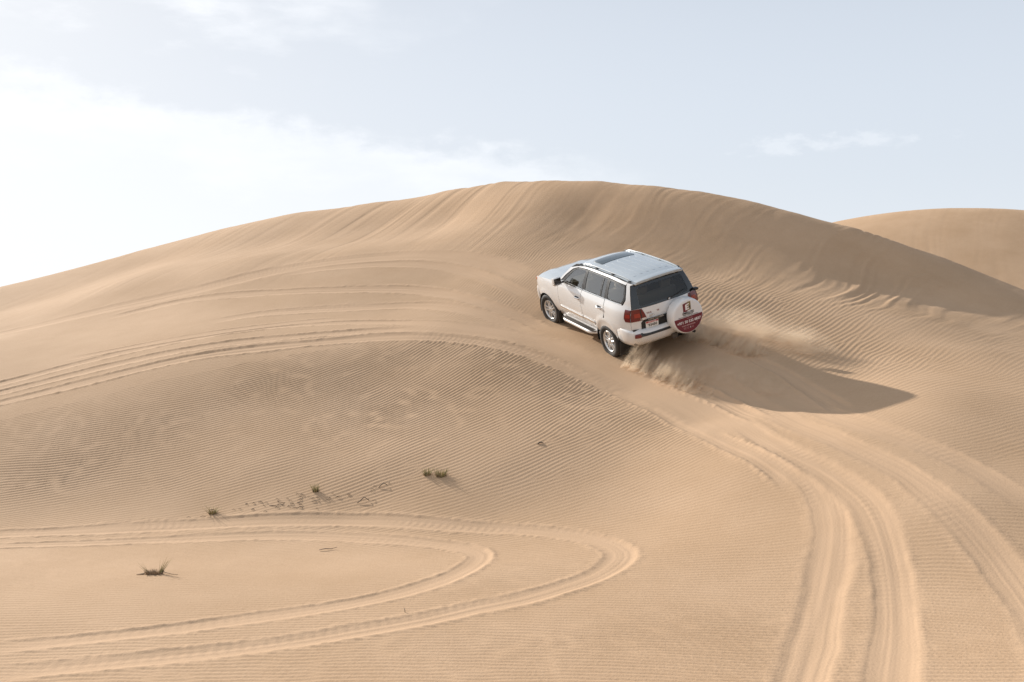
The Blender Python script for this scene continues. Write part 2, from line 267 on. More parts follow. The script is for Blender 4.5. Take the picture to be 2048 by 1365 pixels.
def near_height(x, y):
    return cubic_raster(_NEAR, (x - NX0) / NCELL, (y - NY0) / NCELL)


def far_height(x, y):
    z = 1.1 * vnoise(x / 60, y / 45, 3) + 2.0 * vnoise(x / 210, y / 180, 5) - 1.2
    z = np.where(np.hypot(x, y) < 30, 0.0, z)
    # a second dune beyond the main crest, far right, its face turned to the left
    q = (x - 30) * .45 + (y - 71) * .89
    p = (x - 30) * .89 - (y - 71) * .45
    prof = np.where(q < 0, np.exp(-(q / 15.0) ** 2), np.exp(-(q / 40.0) ** 2))
    along = np.where(p < 0, np.exp(-(p / 30.0) ** 2), np.exp(-(p / 30.0) ** 2))
    return z + 11.9 * prof * along


def base_height(x, y):
    r = np.hypot(x, y); th = np.abs(np.degrees(np.arctan2(x, np.maximum(y, 1e-6))))
    th = np.where(y <= 0, 180.0, th)
    near = (1 - smooth01((r - 44) / 16)) * (1 - smooth01((th - 34) / 18) * smooth01((r - 2.0) / 5.0))
    near = np.where(th > 90, 0.0, near)
    out = far_height(x, y)
    sel = near > 0
    out[sel] = out[sel] * (1 - near[sel]) + near_height(x[sel], y[sel]) * near[sel]
    return out


def ground_at(x, y):
    return float(base_height(np.array([float(x)]), np.array([float(y)]))[0])


# ------------------------------------------------------------------ wind ripples: grown on a plan raster
RX0, RX1, RY0, RY1, RCELL = -15.5, 14.0, 8.2, 34.0, 0.022


def grow_ripples():
    nx = int((RX1 - RX0) / RCELL); ny = int((RY1 - RY0) / RCELL)
    rng = np.random.default_rng(5)
    u = rng.standard_normal((ny, nx)).astype(np.float32)
    gx, gy = np.meshgrid(np.linspace(RX0, RX1, 160), np.linspace(RY0, RY1, 150))
    P = [(r[0], r[1]) for r in RIPPLE_SAMPLES]
    V = [(math.cos(2 * math.radians(r[2])), math.sin(2 * math.radians(r[2])), r[3]) for r in RIPPLE_SAMPLES]
    f = shepard(gx, gy, P, V, 1.9, 2.0)
    ang = np.degrees(0.5 * np.arctan2(f[..., 1], f[..., 0]) + 0.11 * fbm(gx / 1.9, gy / 1.9, 41, 2))
    lam = f[..., 2] * (1 + 0.16 * vnoise(gx / 1.1, gy / 1.1, 43))
    jx = np.clip((np.arange(nx) + .5) / nx * 159, 0, 158.999); jy = np.clip((np.arange(ny) + .5) / ny * 149, 0, 148.999)
    ax = jx.astype(int); fx = (jx - ax).astype(np.float32); ay = jy.astype(int); fy = (jy - ay)[:, None].astype(np.float32)

    def up(a):
        a = a.astype(np.float32)
        t = a[:, ax] * (1 - fx) + a[:, ax + 1] * fx
        return t[ay] * (1 - fy) + t[ay + 1] * fy
    lams = [0.09, 0.125]
    angs = list(range(-24, 97, 15))
    kx = np.fft.rfftfreq(nx, RCELL)[None]; ky = np.fft.fftfreq(ny, RCELL)[:, None]
    kk = np.hypot(kx, ky) + 1e-9
    ka = (np.degrees(np.arctan2(-kx, ky)) + 90) % 180 - 90           # direction of the crests
    lt = np.clip((lam - lams[0]) / (lams[1] - lams[0]), 0, 1)
    at_ = np.clip((ang - angs[0]) / 15.0, 0, len(angs) - 1)
    banks = []
    for a_i, a0 in enumerate(angs):
        for l_i, l0 in enumerate(lams):
            w = np.maximum(0, 1 - np.abs(at_ - a_i)) * (lt if l_i else 1 - lt)
            if w.max() < 0.05:
                continue
            da = (ka - a0 + 90) % 180 - 90
            F = np.exp(-((kk * l0 - 1) / 0.24) ** 2) * np.exp(-(da / 12.0) ** 2)
            banks.append((up(w), F.astype(np.float32)))
    for it in range(7):
        U = np.fft.rfft2(u)
        u = np.zeros((ny, nx), np.float32)
        for w, F in banks:
            u += w * np.fft.irfft2(U * F, s=(ny, nx)).astype(np.float32)
        u = u / (np.sqrt(np.mean(u * u)) + 1e-9)
        if it < 6:
            u = np.tanh(1.5 * u).astype(np.float32)
    # even out the local strength so that no bald patches are left
    G = np.exp(-(kk * .42) ** 2)
    env = np.sqrt(np.maximum(np.fft.irfft2(np.fft.rfft2(u * u) * G, s=(ny, nx)), 1e-4))
    return (np.tanh(u / (env + .12) * .72) * 1.25).astype(np.float32)


def sample_raster(img, x, y):
    inside = smooth01((x - RX0) / .8) * smooth01((RX1 - x) / .8) * smooth01((y - RY0) / .3) * smooth01((RY1 - y) / .8)
    out = np.zeros(x.shape)
    k = np.where(inside > 0)[0]
    out[k] = cubic_raster(img, (x[k] - RX0) / RCELL - .5, (y[k] - RY0) / RCELL - .5) * inside[k]
    return out


# ------------------------------------------------------------------ wheel tracks
def catmull(pts, step):
    pts = [np.array(p, float) for p in pts]
    pts = [2 * pts[0] - pts[1]] + pts + [2 * pts[-1] - pts[-2]]
    out = []
    for i in range(1, len(pts) - 2):
        a, b, c, d = pts[i - 1:i + 3]
        n = max(2, int(np.linalg.norm(c - b) / step))
        for k in range(n):
            t = k / n
            out.append(.5 * (2 * b + (c - a) * t + (2 * a - 5 * b + 4 * c - d) * t * t + (3 * b - a - 3 * c + d) * t ** 3))
    out.append(pts[-2])
    return np.array(out)


def track_coords(line, x, y, reach):
    """signed distance (left positive) and arc length to a polyline for the vertices within reach"""
    idx = np.where((x > line[:, 0].min() - reach) & (x < line[:, 0].max() + reach) &
                   (y > line[:, 1].min() - reach) & (y < line[:, 1].max() + reach))[0]
    # coarse cull on a raster of cells
    px = x[idx]; py = y[idx]
    best = np.full(len(idx), 1e9, np.float32); sd = np.zeros(len(idx), np.float32); arc = np.zeros(len(idx), np.float32)
    s0 = 0.0
    for a, b in zip(line[:-1], line[1:]):
        d = b - a; L = math.hypot(*d)
        lo = np.minimum(a, b) - reach; hi = np.maximum(a, b) + reach
        k = np.where((px > lo[0]) & (px < hi[0]) & (py > lo[1]) & (py < hi[1]))[0]
        if len(k):
            rx = px[k] - a[0]; ry = py[k] - a[1]
            t = np.clip((rx * d[0] + ry * d[1]) / (L * L), 0, 1)
            qx = rx - t * d[0]; qy = ry - t * d[1]
            dd = np.hypot(qx, qy)
            cr = d[0] * ry - d[1] * rx
            m = dd < best[k]
            kk = k[m]
            best[kk] = dd[m]; sd[kk] = np.sign(cr[m]) * dd[m]; arc[kk] = s0 + t[m] * L
        s0 += L
    m = best < reach
    return idx[m], sd[m], arc[m], s0


def build_ground():
    rows = np.concatenate([
        np.geomspace(0.4, 7.5, 30, endpoint=False), np.geomspace(7.5, 8.8, 20, endpoint=False),
        np.arange(8.8, 13, .027), np.arange(13, 17, .026), np.arange(17, 23.5, .022), np.arange(23.5, 31, .036),
        np.arange(31, 38, .06), np.arange(38, 48, .11), np.arange(48, 92, .45), np.geomspace(92, 5000, 40)])
    fan = np.radians(np.linspace(-30.5, 30.5, 1060))
    left = np.radians(np.concatenate([np.linspace(-180, -60, 25)[:-1], np.linspace(-60, -30.5, 30)[:-1]]))
    cols = np.concatenate([left, fan, -left[::-1][:-1]])
    nr, nc = len(rows), len(cols)
    R, T = np.meshgrid(rows, cols, indexing='ij')
    x = (R * np.sin(T)).ravel(); y = (R * np.cos(T)).ravel()
    z = base_height(x, y)
    zz = z.copy()

    # where the fine relief applies
    r = np.hypot(x, y)
    fine = np.where((np.abs(T.ravel()) < math.radians(34)) & (r > 7) & (r < 100))[0]
    fx = x[fine]; fy = y[fine]
    kx, ky = np.meshgrid(np.arange(-52, 52.1, .3), np.arange(3, 101, .3))
    kinds = shepard(kx, ky, [(k[0], k[1]) for k in SURFACE_SAMPLES], [k[2:] for k in SURFACE_SAMPLES], .5, 2.0)
    a_rip, a_str, a_av = (np.clip(cubic_raster(kinds[..., c], (fx + 52) / .3, (fy - 3) / .3), 0, 2) for c in range(3))
    rip = sample_raster(grow_ripples(), fx, fy)
    patch = 0.97 + 0.30 * fbm(fx / 2.6, fy / 2.0, 77, 2)
    h_r = 0.0064 * (rip + 0.3 * (rip * rip - .5)) * np.clip(patch, .15, 1.3)
    # fine crosswise grain of the near plain
    smear = a_rip * h_r
    # keep a low soft unevenness everywhere
    dz = 0.014 * fbm(fx / 2.4, fy / 2.0, 9, 2) + smear

    # long wind streaks on the upper slope: ridges running up to the right
    sa = math.radians(63.0)
    warp = 0.7 * fbm(fx / 5, fy / 5, 21, 2)
    across = -math.sin(sa) * fx + math.cos(sa) * fy + warp
    along = math.cos(sa) * fx + math.sin(sa) * fy
    st = .55 * fbm(across / .16, along / 5.0, 22, 2) + .7 * fbm(across / .42, along / 8.0, 24, 2) + .2 * fbm(across / 1.1, along / 9.0, 23, 2)
    st = st - .4 * np.abs(st)
    dz += 0.024 * a_str * st * (0.6 + .8 * np.clip(fbm(fx / 2.6, fy / 2.6, 27, 2) + .4, 0, 1.2))

    # sand slides on the slip face: lobes running down the fall line
    fa = math.radians(48.0)
    ac = -math.sin(fa) * fx + math.cos(fa) * fy + .5 * fbm(fx / 2.2, fy / 2.2, 31, 2)
    al = math.cos(fa) * fx + math.sin(fa) * fy
    av = .55 * fbm(ac / .34, al / 4.0, 32, 2) + .5 * vnoise(ac / .13, al / 2.5, 33)
    lobe = fbm(ac / .75, al / 4.0, 36, 2)
    vary = np.clip(.55 + 1.1 * fbm(fx / 1.8, fy / 1.5, 37, 2), .1, 1.4)
    dz += a_av * (0.034 * av * vary + 0.006 * fbm(fx / .35, fy / .35, 35, 2)) + 0.030 * np.clip(a_av - .8, 0, 2) * lobe * vary

    # wheel tracks; the sand they turn over is fresh and a little paler
    fresh = np.zeros(len(fine), np.float32)
    for pts, half, depth, berm, seed in WHEEL_TRACKS:
        line = catmull(pts, .30)
        reach = half * 3.2 + .12
        k, sd, arc, total = track_coords(line, fx, fy, reach)
        if not len(k):
            continue
        fade = smooth01(arc / 1.0) * smooth01((total - arc) / 1.0)
        hw = half * (1 + .10 * vnoise(arc / 1.3, arc * 0, seed) + .05 * vnoise(arc / .25, arc * 0 + 3, seed))
        s = sd / hw
        side = np.where(sd > 0, 1.0, 0.0)
        keep = 1 - np.exp(-(np.abs(s) / 1.25) ** 6)
        dz[k] = dz[k] * (1 - fade * (1 - keep) * .92)
        rut = -depth * np.exp(-np.abs(s / .92) ** 4)
        lump = .75 + .55 * vnoise(arc / .9, side * 5, seed + 1) + .35 * vnoise(arc / .16, side * 7 + 2, seed + 2) + .30 * vnoise(arc / .06, side * 9 + 4, seed + 6)
        e = np.abs(s) - 1.10
        bm = berm * np.exp(-(e / np.where(e < 0, .20, .28)) ** 2) * np.clip(lump, .0, 2.0)
        tread = .22 * depth * np.clip((vnoise(s * 3.2, arc / 3.0, seed + 3) + .6 * vnoise(s * 8.0, arc / 4.0, seed + 4)), -1, 1) * np.exp(-np.abs(s) ** 4)
        cleat = .10 * depth * np.sin(arc * 2 * math.pi / .13 + 2.2 * np.abs(s)) * np.clip(.3 + 1.2 * vnoise(arc / 1.1, s * 1.5, seed + 5), 0, 1.2) * np.exp(-np.abs(s) ** 4)
        crumb = berm * .45 * (fbm(fx[k] / .07, fy[k] / .07, seed + 9, 2)) * np.exp(-((np.abs(s) - 1.3) / .40) ** 2)
        dz[k] += fade * (rut + bm + tread + cleat + crumb)
        fresh[k] = np.maximum(fresh[k], fade * np.exp(-np.abs(s / 1.25) ** 4) * (.75 + .25 * vnoise(arc / .4, s * 2, seed + 8)))
    zz[fine] += dz
    worked = np.zeros(len(x), np.float32); worked[fine] = fresh

    verts = np.stack([x, y, zz], 1)
    i = np.arange((nr - 1) * (nc - 1)); a = (i // (nc - 1)) * nc + i % (nc - 1)
    quads = np.stack([a, a + nc, a + nc + 1, a + 1], 1)
    # close the seam behind the camera
    b = np.arange(nr - 1) * nc
    seam = np.stack([b + nc - 1, b + 2 * nc - 1, b + nc, b], 1)
    quads = np.concatenate([quads, seam])
    ring = np.arange(nc)[::-1]
    me = bpy.data.meshes.new("desert_sand")
    me.vertices.add(len(verts)); me.vertices.foreach_set("co", verts.astype(np.float32).ravel())
    nloop = quads.size + nc
    me.loops.add(nloop)
    me.loops.foreach_set("vertex_index", np.concatenate([quads[:, ::-1].ravel(), np.arange(nc)]).astype(np.int32))
    me.polygons.add(len(quads) + 1)
    me.polygons.foreach_set("loop_start", np.concatenate([np.arange(len(quads)) * 4, [quads.size]]).astype(np.int32))
    me.polygons.foreach_set("use_smooth", np.ones(len(quads) + 1, bool))
    at = me.attributes.new("fresh", 'FLOAT', 'POINT'); at.data.foreach_set("value", worked)
    me.update(calc_edges=True)
    me.validate()
    o = bpy.data.objects.new("ground", me)
    o["kind"] = "structure"
    o["label"] = "rippled tan desert sand dunes with wheel tracks"
    COL.objects.link(o)
    return o


def sand_material():
    m, n, l, p = mat("sand")
    tc = n.new("ShaderNodeTexCoord")
    big = n.new("ShaderNodeTexNoise"); big.inputs["Scale"].default_value = 0.35; big.inputs["Detail"].default_value = 9; big.inputs["Roughness"].default_value = .62
    fine = n.new("ShaderNodeTexNoise"); fine.inputs["Scale"].default_value = 38.0; fine.inputs["Detail"].default_value = 5
    ramp = n.new("ShaderNodeValToRGB")
    ramp.color_ramp.elements[0].position = 0.3; ramp.color_ramp.elements[0].color = SAND_A
    ramp.color_ramp.elements[1].position = 0.7; ramp.color_ramp.elements[1].color = SAND_B
    mixf = n.new("ShaderNodeMath"); mixf.operation = 'MULTIPLY_ADD'; mixf.inputs[1].default_value = .60
    l.new(tc.outputs["Object"], big.inputs["Vector"]); l.new(tc.outputs["Object"], fine.inputs["Vector"])
    sub = n.new("ShaderNodeMath"); sub.operation = 'SUBTRACT'; sub.inputs[1].default_value = .5
    l.new(fine.outputs["Fac"], sub.inputs[0]); l.new(sub.outputs[0], mixf.inputs[0]); l.new(big.outputs["Fac"], mixf.inputs[2])
    l.new(mixf.outputs[0], ramp.inputs["Fac"]); fr = n.new("ShaderNodeAttribute"); fr.attribute_name = "fresh"
    mx = n.new("ShaderNodeMix"); mx.data_type = 'RGBA'
    l.new(fr.outputs["Fac"], mx.inputs["Factor"]); l.new(ramp.outputs["Color"], [i for i in mx.inputs if i.identifier == "A_Color"][0])
    [i for i in mx.inputs if i.identifier == "B_Color"][0].default_value = SAND_FRESH
    l.new([o for o in mx.outputs if o.identifier == "Result_Color"][0], p.inputs["Base Color"])
    p.inputs["Roughness"].default_value = 0.95
    p.inputs["Specular IOR Level"].default_value = 0.12
    bump = n.new("ShaderNodeBump"); bump.inputs["Strength"].default_value = 0.35; bump.inputs["Distance"].default_value = 0.012
    l.new(fine.outputs["Fac"], bump.inputs["Height"]); l.new(bump.outputs["Normal"], p.inputs["Normal"])
    return m


SAND_A = (0.455, 0.303, 0.184, 1)
SAND_B = (0.535, 0.368, 0.236, 1)
SAND_FRESH = (0.545, 0.372, 0.238, 1)
ground = build_ground()
ground.data.materials.append(sand_material())


# ------------------------------------------------------------------ materials of the car
def simple(name, color, rough=0.5, metal=0.0, coat=0.0, spec=0.5, noise=0.0, nscale=8.0):
    m, n, l, p = mat(name)
    p.inputs["Base Color"].default_value = (*color, 1)
    p.inputs["Roughness"].default_value = rough
    p.inputs["Metallic"].default_value = metal
    p.inputs["Coat Weight"].default_value = coat
    p.inputs["Coat Roughness"].default_value = 0.06
    p.inputs["Specular IOR Level"].default_value = spec
    if noise:
        tc = n.new("ShaderNodeTexCoord"); t = n.new("ShaderNodeTexNoise")
        t.inputs["Scale"].default_value = nscale; t.inputs["Detail"].default_value = 6
        r = n.new("ShaderNodeMapRange"); r.inputs["To Min"].default_value = rough - noise; r.inputs["To Max"].default_value = rough + noise
        l.new(tc.outputs["Object"], t.inputs["Vector"]); l.new(t.outputs["Fac"], r.inputs["Value"]); l.new(r.outputs[0], p.inputs["Roughness"])
    return m


def dusty(name, color, rough, dust, coat=0.0, amount=0.35, z0=0.25, z1=0.95):
    """paint or rubber with sand dust caked on, thicker low on the car"""
    m, n, l, p = mat(name)
    tc = n.new("ShaderNodeTexCoord"); sep = n.new("ShaderNodeSeparateXYZ")
    l.new(tc.outputs["Object"], sep.inputs[0])
    t = n.new("ShaderNodeTexNoise"); t.inputs["Scale"].default_value = 3.5; t.inputs["Detail"].default_value = 8; t.inputs["Roughness"].default_value = .65
    l.new(tc.outputs["Object"], t.inputs["Vector"])
    h = n.new("ShaderNodeMapRange"); h.inputs["From Min"].default_value = z1; h.inputs["From Max"].default_value = z0
    l.new(sep.outputs[2], h.inputs["Value"])
    mul = n.new("ShaderNodeMath"); mul.operation = 'MULTIPLY'; l.new(h.outputs[0], mul.inputs[0]); l.new(t.outputs["Fac"], mul.inputs[1])
    mul2 = n.new("ShaderNodeMath"); mul2.operation = 'MULTIPLY'; mul2.use_clamp = True; mul2.inputs[1].default_value = amount * 2
    l.new(mul.outputs[0], mul2.inputs[0])
    mix = n.new("ShaderNodeMix"); mix.data_type = 'RGBA'
    a = [i for i in mix.inputs if i.identifier == "A_Color"][0]; b = [i for i in mix.inputs if i.identifier == "B_Color"][0]
    a.default_value = (*color, 1); b.default_value = (*dust, 1)
    l.new(mul2.outputs[0], mix.inputs["Factor"])
    l.new([o for o in mix.outputs if o.identifier == "Result_Color"][0], p.inputs["Base Color"])
    r = n.new("ShaderNodeMapRange"); r.inputs["To Min"].default_value = rough; r.inputs["To Max"].default_value = .9
    l.new(mul2.outputs[0], r.inputs["Value"]); l.new(r.outputs[0], p.inputs["Roughness"])
    p.inputs["Coat Weight"].default_value = coat; p.inputs["Coat Roughness"].default_value = .04; p.inputs["Coat IOR"].default_value = 1.6
    return m


def glass_mat(name, tint, gloss=1.0, ior=1.9):
    m, n, l, p = mat(name)
    n.remove(p)
    out = n["Material Output"]
    tr = n.new("ShaderNodeBsdfTransparent"); tr.inputs[0].default_value = (*tint, 1)
    gl = n.new("ShaderNodeBsdfGlossy"); gl.inputs["Roughness"].default_value = .03; gl.inputs[0].default_value = (gloss, gloss, gloss, 1)
    fr = n.new("ShaderNodeFresnel"); fr.inputs[0].default_value = ior
    mx = n.new("ShaderNodeMixShader")
    l.new(fr.outputs[0], mx.inputs[0]); l.new(tr.outputs[0], mx.inputs[1]); l.new(gl.outputs[0], mx.inputs[2])
    l.new(mx.outputs[0], out.inputs["Surface"])
    return m


SAND_DUST = (0.50, 0.36, 0.24)
M = {
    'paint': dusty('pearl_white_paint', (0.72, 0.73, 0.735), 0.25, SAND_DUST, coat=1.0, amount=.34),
    'sky_tone_paint': simple('pearl_white_painted_sky_tone', (0.47, 0.52, 0.555), 0.22, coat=.9, noise=.08, nscale=3),  # same white paint, with a dim blue sky reflection painted into its colour
    'black': simple('black_trim', (0.018, 0.018, 0.019), 0.4, noise=.1),
    'matt': dusty('matt_black_plastic', (0.022, 0.021, 0.020), 0.65, SAND_DUST, amount=.18),
    'rubber': dusty('tyre_rubber', (0.020, 0.020, 0.020), 0.75, SAND_DUST, amount=.05, z0=-.4, z1=.5),
    'chrome': simple('chrome', (0.82, 0.82, 0.82), 0.12, 1.0, noise=.05),
    'alloy': simple('alloy_rim', (0.72, 0.72, 0.71), 0.33, 0.6, noise=.08),
    'brake': simple('brake_steel', (0.10, 0.095, 0.09), 0.5, 0.8, noise=.1),
    'glass': glass_mat('tinted_side_glass', (0.93, 0.93, 0.84), ior=2.4),
    'dark_glass': glass_mat('dark_rear_glass', (0.34, 0.35, 0.35), ior=1.5),
    'shade': simple('black_glass_border', (0.012, 0.013, 0.014), 0.08, coat=.5, noise=.03),
    'sunroof': simple('dark_sunroof_glass', (0.03, 0.05, 0.055), 0.06, coat=1.0, noise=.02),
    'red': simple('red_lens', (0.13, 0.005, 0.008), 0.15, coat=.35, noise=.04),
    'red_bright': simple('bright_red_lens', (0.30, 0.020, 0.012), 0.15, coat=.35, noise=.04),
    'clear': simple('clear_lens', (0.62, 0.58, 0.54), 0.1, coat=1.0, noise=.03),
    'orange': simple('orange_lens', (0.75, 0.16, 0.03), 0.15, coat=1.0, noise=.04),
    'seat': simple('beige_seat_leather', (0.62, 0.54, 0.43), 0.6, noise=.1),
    'dash': simple('grey_dashboard', (0.42, 0.38, 0.31), 0.6, noise=.1),
    'vinyl': simple('white_vinyl_cover', (0.74, 0.74, 0.74), 0.42, noise=.08, nscale=4),
    'maroon': simple('maroon_print', (0.155, 0.018, 0.030), 0.42, noise=.06),
    'khaki': simple('khaki_print', (0.24, 0.18, 0.085), 0.45, noise=.06),
    'ink': simple('dark_ink', (0.025, 0.022, 0.022), 0.45, noise=.06),
    'white_ink': simple('white_ink', (0.82, 0.80, 0.79), 0.45, noise=.06),
    'pale_ink': simple('pale_pink_ink', (0.55, 0.34, 0.33), 0.45, noise=.06),
    'plate': simple('number_plate_white', (0.78, 0.77, 0.74), 0.4, noise=.06),
    'plate_red': simple('number_plate_red', (0.45, 0.04, 0.05), 0.4, noise=.06),
    'badge_red': simple('red_badge', (0.22, 0.07, 0.06), 0.4, noise=.06),
}

# ------------------------------------------------------------------ the car: empty and mesh helpers
car = bpy.data.objects.new("off_road_car", None)
car["label"] = "white off-road car climbing the dune with a printed spare wheel cover"
car["category"] = "car"
COL.objects.link(car)
_yaw, _pit, _rol = math.radians(25.9), math.radians(13.4), math.radians(17.0)
_f = Vector((-math.sin(_yaw) * math.cos(_pit), math.cos(_yaw) * math.cos(_pit), math.sin(_pit)))
_l0 = Vector((-math.cos(_yaw), -math.sin(_yaw), 0)); _u0 = _f.cross(_l0)
_l = _l0 * math.cos(_rol) - _u0 * math.sin(_rol); _u = _u0 * math.cos(_rol) + _l0 * math.sin(_rol)
CAR_M = Matrix(((_f.x, _l.x, _u.x, 2.44), (_f.y, _l.y, _u.y, 23.94), (_f.z, _l.z, _u.z, CAM_H - 0.28), (0, 0, 0, 1)))
car.matrix_world = CAR_M


def link(name, me, m, parent, smooth=True, loc=(0, 0, 0), label=None):
    o = bpy.data.objects.new(name, me)
    if m is not None:
        me.materials.append(M[m] if isinstance(m, str) else m)
    if smooth:
        me.polygons.foreach_set("use_smooth", np.ones(len(me.polygons), bool))
    o.parent = parent
    o.location = loc
    if label:
        o["label"] = label
    COL.objects.link(o)
    return o


def from_bm(name, bm, m, parent, smooth=True, loc=(0, 0, 0), label=None):
    me = bpy.data.meshes.new(name)
    bm.normal_update()
    bm.to_mesh(me); bm.free()
    return link(name, me, m, parent, smooth, loc, label)


def auto_sharp(o, deg=35):
    bm = bmesh.new(); bm.from_mesh(o.data)
    for e in bm.edges:
        if len(e.link_faces) == 2 and e.calc_face_angle(0) > math.radians(deg):
            e.smooth = False
    bm.to_mesh(o.data); bm.free()
    return o


def box(bm, c, s, bev=0.0, rot=None):
    r = bmesh.ops.create_cube(bm, size=1.0)
    mx = Matrix.Translation(c) @ (rot if rot else Matrix.Identity(4)) @ Matrix.Diagonal((*s, 1))
    bmesh.ops.transform(bm, matrix=mx, verts=r['verts'])
    if bev:
        ed = list({e for v in r['verts'] for e in v.link_edges})
        bmesh.ops.bevel(bm, geom=ed, offset=bev, segments=2, affect='EDGES', profile=.6)


def box_part(name, c, s, m, parent, bev=0.01, rot=None, label=None):
    bm = bmesh.new(); box(bm, c, s, bev, rot)
    return auto_sharp(from_bm(name, bm, m, parent, label=label), 50)


def tube(bm, pts, rad, seg=10, caps=True):
    rings = []
    pts = [Vector(p) for p in pts]
    for i, p in enumerate(pts):
        t = (pts[min(i + 1, len(pts) - 1)] - pts[max(i - 1, 0)]).normalized()
        a = t.cross(Vector((0, 0, 1)))
        if a.length < .1:
            a = t.cross(Vector((0, 1, 0)))
        a.normalize(); b = t.cross(a)
        r = rad[i] if isinstance(rad, (list, tuple)) else rad
        rings.append([bm.verts.new(p + a * math.cos(2 * math.pi * k / seg) * r + b * math.sin(2 * math.pi * k / seg) * r) for k in range(seg)])
    for A, B in zip(rings, rings[1:]):
        for k in range(seg):
            bm.faces.new((A[k], A[(k + 1) % seg], B[(k + 1) % seg], B[k]))
    if caps:
        bm.faces.new(rings[0][::-1]); bm.faces.new(rings[-1])


def lathe_y(bm, prof, seg=48, cap=False):
    """turn a list of (y, radius) about the y axis"""
    rings = []
    for y, r in prof:
        if r < 1e-5:
            rings.append([bm.verts.new((0, y, 0))])
        else:
            rings.append([bm.verts.new((r * math.cos(2 * math.pi * k / seg), y, r * math.sin(2 * math.pi * k / seg))) for k in range(seg)])
    for A, B in zip(rings, rings[1:]):
        for k in range(seg):
            k2 = (k + 1) % seg
            q = [A[k % len(A)], A[k2 % len(A)], B[k2 % len(B)], B[k % len(B)]]
            q = [v for i, v in enumerate(q) if v not in q[:i]]
            if len(q) > 2:
                bm.faces.new(q)
    return rings


from mathutils.geometry import delaunay_2d_cdt, interpolate_bezier


def dense(poly, step, closed=True):
    out = []
    n = len(poly)
    for i in range(n if closed else n - 1):
        a = Vector(poly[i]); b = Vector(poly[(i + 1) % n])
        k = max(1, int(math.ceil((b - a).length / step)))
        out += [a + (b - a) * (j / k) for j in range(k)]
    if not closed:
        out.append(Vector(poly[-1]))
    return out


def round_poly(poly, r, seg=4):
    """round the corners of a 2D polygon"""
    out = []
    n = len(poly)
    for i in range(n):
        p = Vector(poly[i]); a = Vector(poly[i - 1]) - p; b = Vector(poly[(i + 1) % n]) - p
        d = min(r, a.length * .45, b.length * .45)
        A = p + a.normalized() * d; B = p + b.normalized() * d
        for k in range(seg + 1):
            t = k / seg
            out.append((A * (1 - t) ** 2 + p * 2 * t * (1 - t) + B * t * t))
    return out


def inside_poly(p, poly):
    c = False
    j = len(poly) - 1
    for i in range(len(poly)):
        a, b = poly[i], poly[j]
        if (a[1] > p[1]) != (b[1] > p[1]) and p[0] < (b[0] - a[0]) * (p[1] - a[1]) / (b[1] - a[1]) + a[0]:
            c = not c
        j = i
    return c


def panel(name, outline, fn, m, parent, holes=(), step=.05, thick=.012, flip=False, label=None, up=None):
    """sheet over a 2D outline (with holes) laid on the surface fn(u, v) -> point, given real thickness"""
    loops = [dense(outline, step)] + [dense(h, step) for h in holes]
    verts, edges = [], []
    for L in loops:
        s = len(verts)
        verts += L
        edges += [(s + i, s + (i + 1) % len(L)) for i in range(len(L))]
    us = [v[0] for v in loops[0]]; vs_ = [v[1] for v in loops[0]]
    u = min(us) + step * .5
    while u < max(us):
        v = min(vs_) + step * .5
        while v < max(vs_):
            p = (u, v)
            if inside_poly(p, loops[0]) and not any(inside_poly(p, h) for h in loops[1:]):
                if min((Vector(p) - w).length for L in loops for w in L) > step * .45:
                    verts.append(Vector(p))
            v += step
        u += step
    co, _, faces, _, _, _ = delaunay_2d_cdt([Vector((v[0], v[1])) for v in verts], edges, [], 1, 1e-5)
    bm = bmesh.new()
    bv = [bm.verts.new(fn(c[0], c[1])) for c in co]
    for f in faces:
        cx = sum(co[i][0] for i in f) / len(f); cy = sum(co[i][1] for i in f) / len(f)
        if not inside_poly((cx, cy), loops[0]) or any(inside_poly((cx, cy), h) for h in loops[1:]):
            continue
        try:
            bm.faces.new([bv[i] for i in f])
        except ValueError:
            pass
    loose = [v for v in bm.verts if not v.link_faces]
    bmesh.ops.delete(bm, geom=loose, context='VERTS')
    bmesh.ops.recalc_face_normals(bm, faces=bm.faces)
    bm.normal_update()
    up = Vector(up)
    if sum(f.normal.dot(up) * f.calc_area() for f in bm.faces) < 0:
        bmesh.ops.reverse_faces(bm, faces=bm.faces)
    top = list(bm.faces)
    if thick:
        bm.normal_update()
        nv = {v: bm.verts.new(v.co - v.normal * thick) for v in list(bm.verts)}
        border = [e for e in bm.edges if len(e.link_faces) == 1]
        for f in top:
            bm.faces.new([nv[v] for v in reversed(f.verts)])
        for e in border:
            f = e.link_faces[0]
            vv = [l_.vert for l_ in f.loops]
            i = vv.index(e.verts[0])
            a, b = (e.verts[0], e.verts[1]) if vv[(i + 1) % len(vv)] == e.verts[1] else (e.verts[1], e.verts[0])
            bm.faces.new((b, a, nv[a], nv[b]))
    for e in bm.edges:
        if thick and len(e.link_faces) == 2 and e.calc_face_angle(0) > math.radians(50):
            e.smooth = False
    return from_bm(name, bm, m, parent, label=label)


# ------------------------------------------------------------------ the car: its surfaces (x forward, y left, z up)
_pz = np.array([.30, .42, .52, .62, .72, .82, .95, 1.06, 1.14, 1.20, 1.25, 1.285, 1.40, 1.55, 1.70, 1.76, 1.80, 1.84])
_py = np.array([.80, .885, .925, .948, .962, .972, .975, .970, .958, .938, .915, .895, .855, .795, .725, .690, .655, .600])
_tz = np.linspace(.28, 1.86, 400); _ty = np.interp(_tz, _pz, _py)
_k = np.exp(-np.linspace(-2, 2, 21) ** 2); _k /= _k.sum()
_ty = np.convolve(np.pad(_ty, 10, mode='edge'), _k, mode='valid')
HUB_F, HUB_R, HUB_Z = 1.425, -1.455, .345


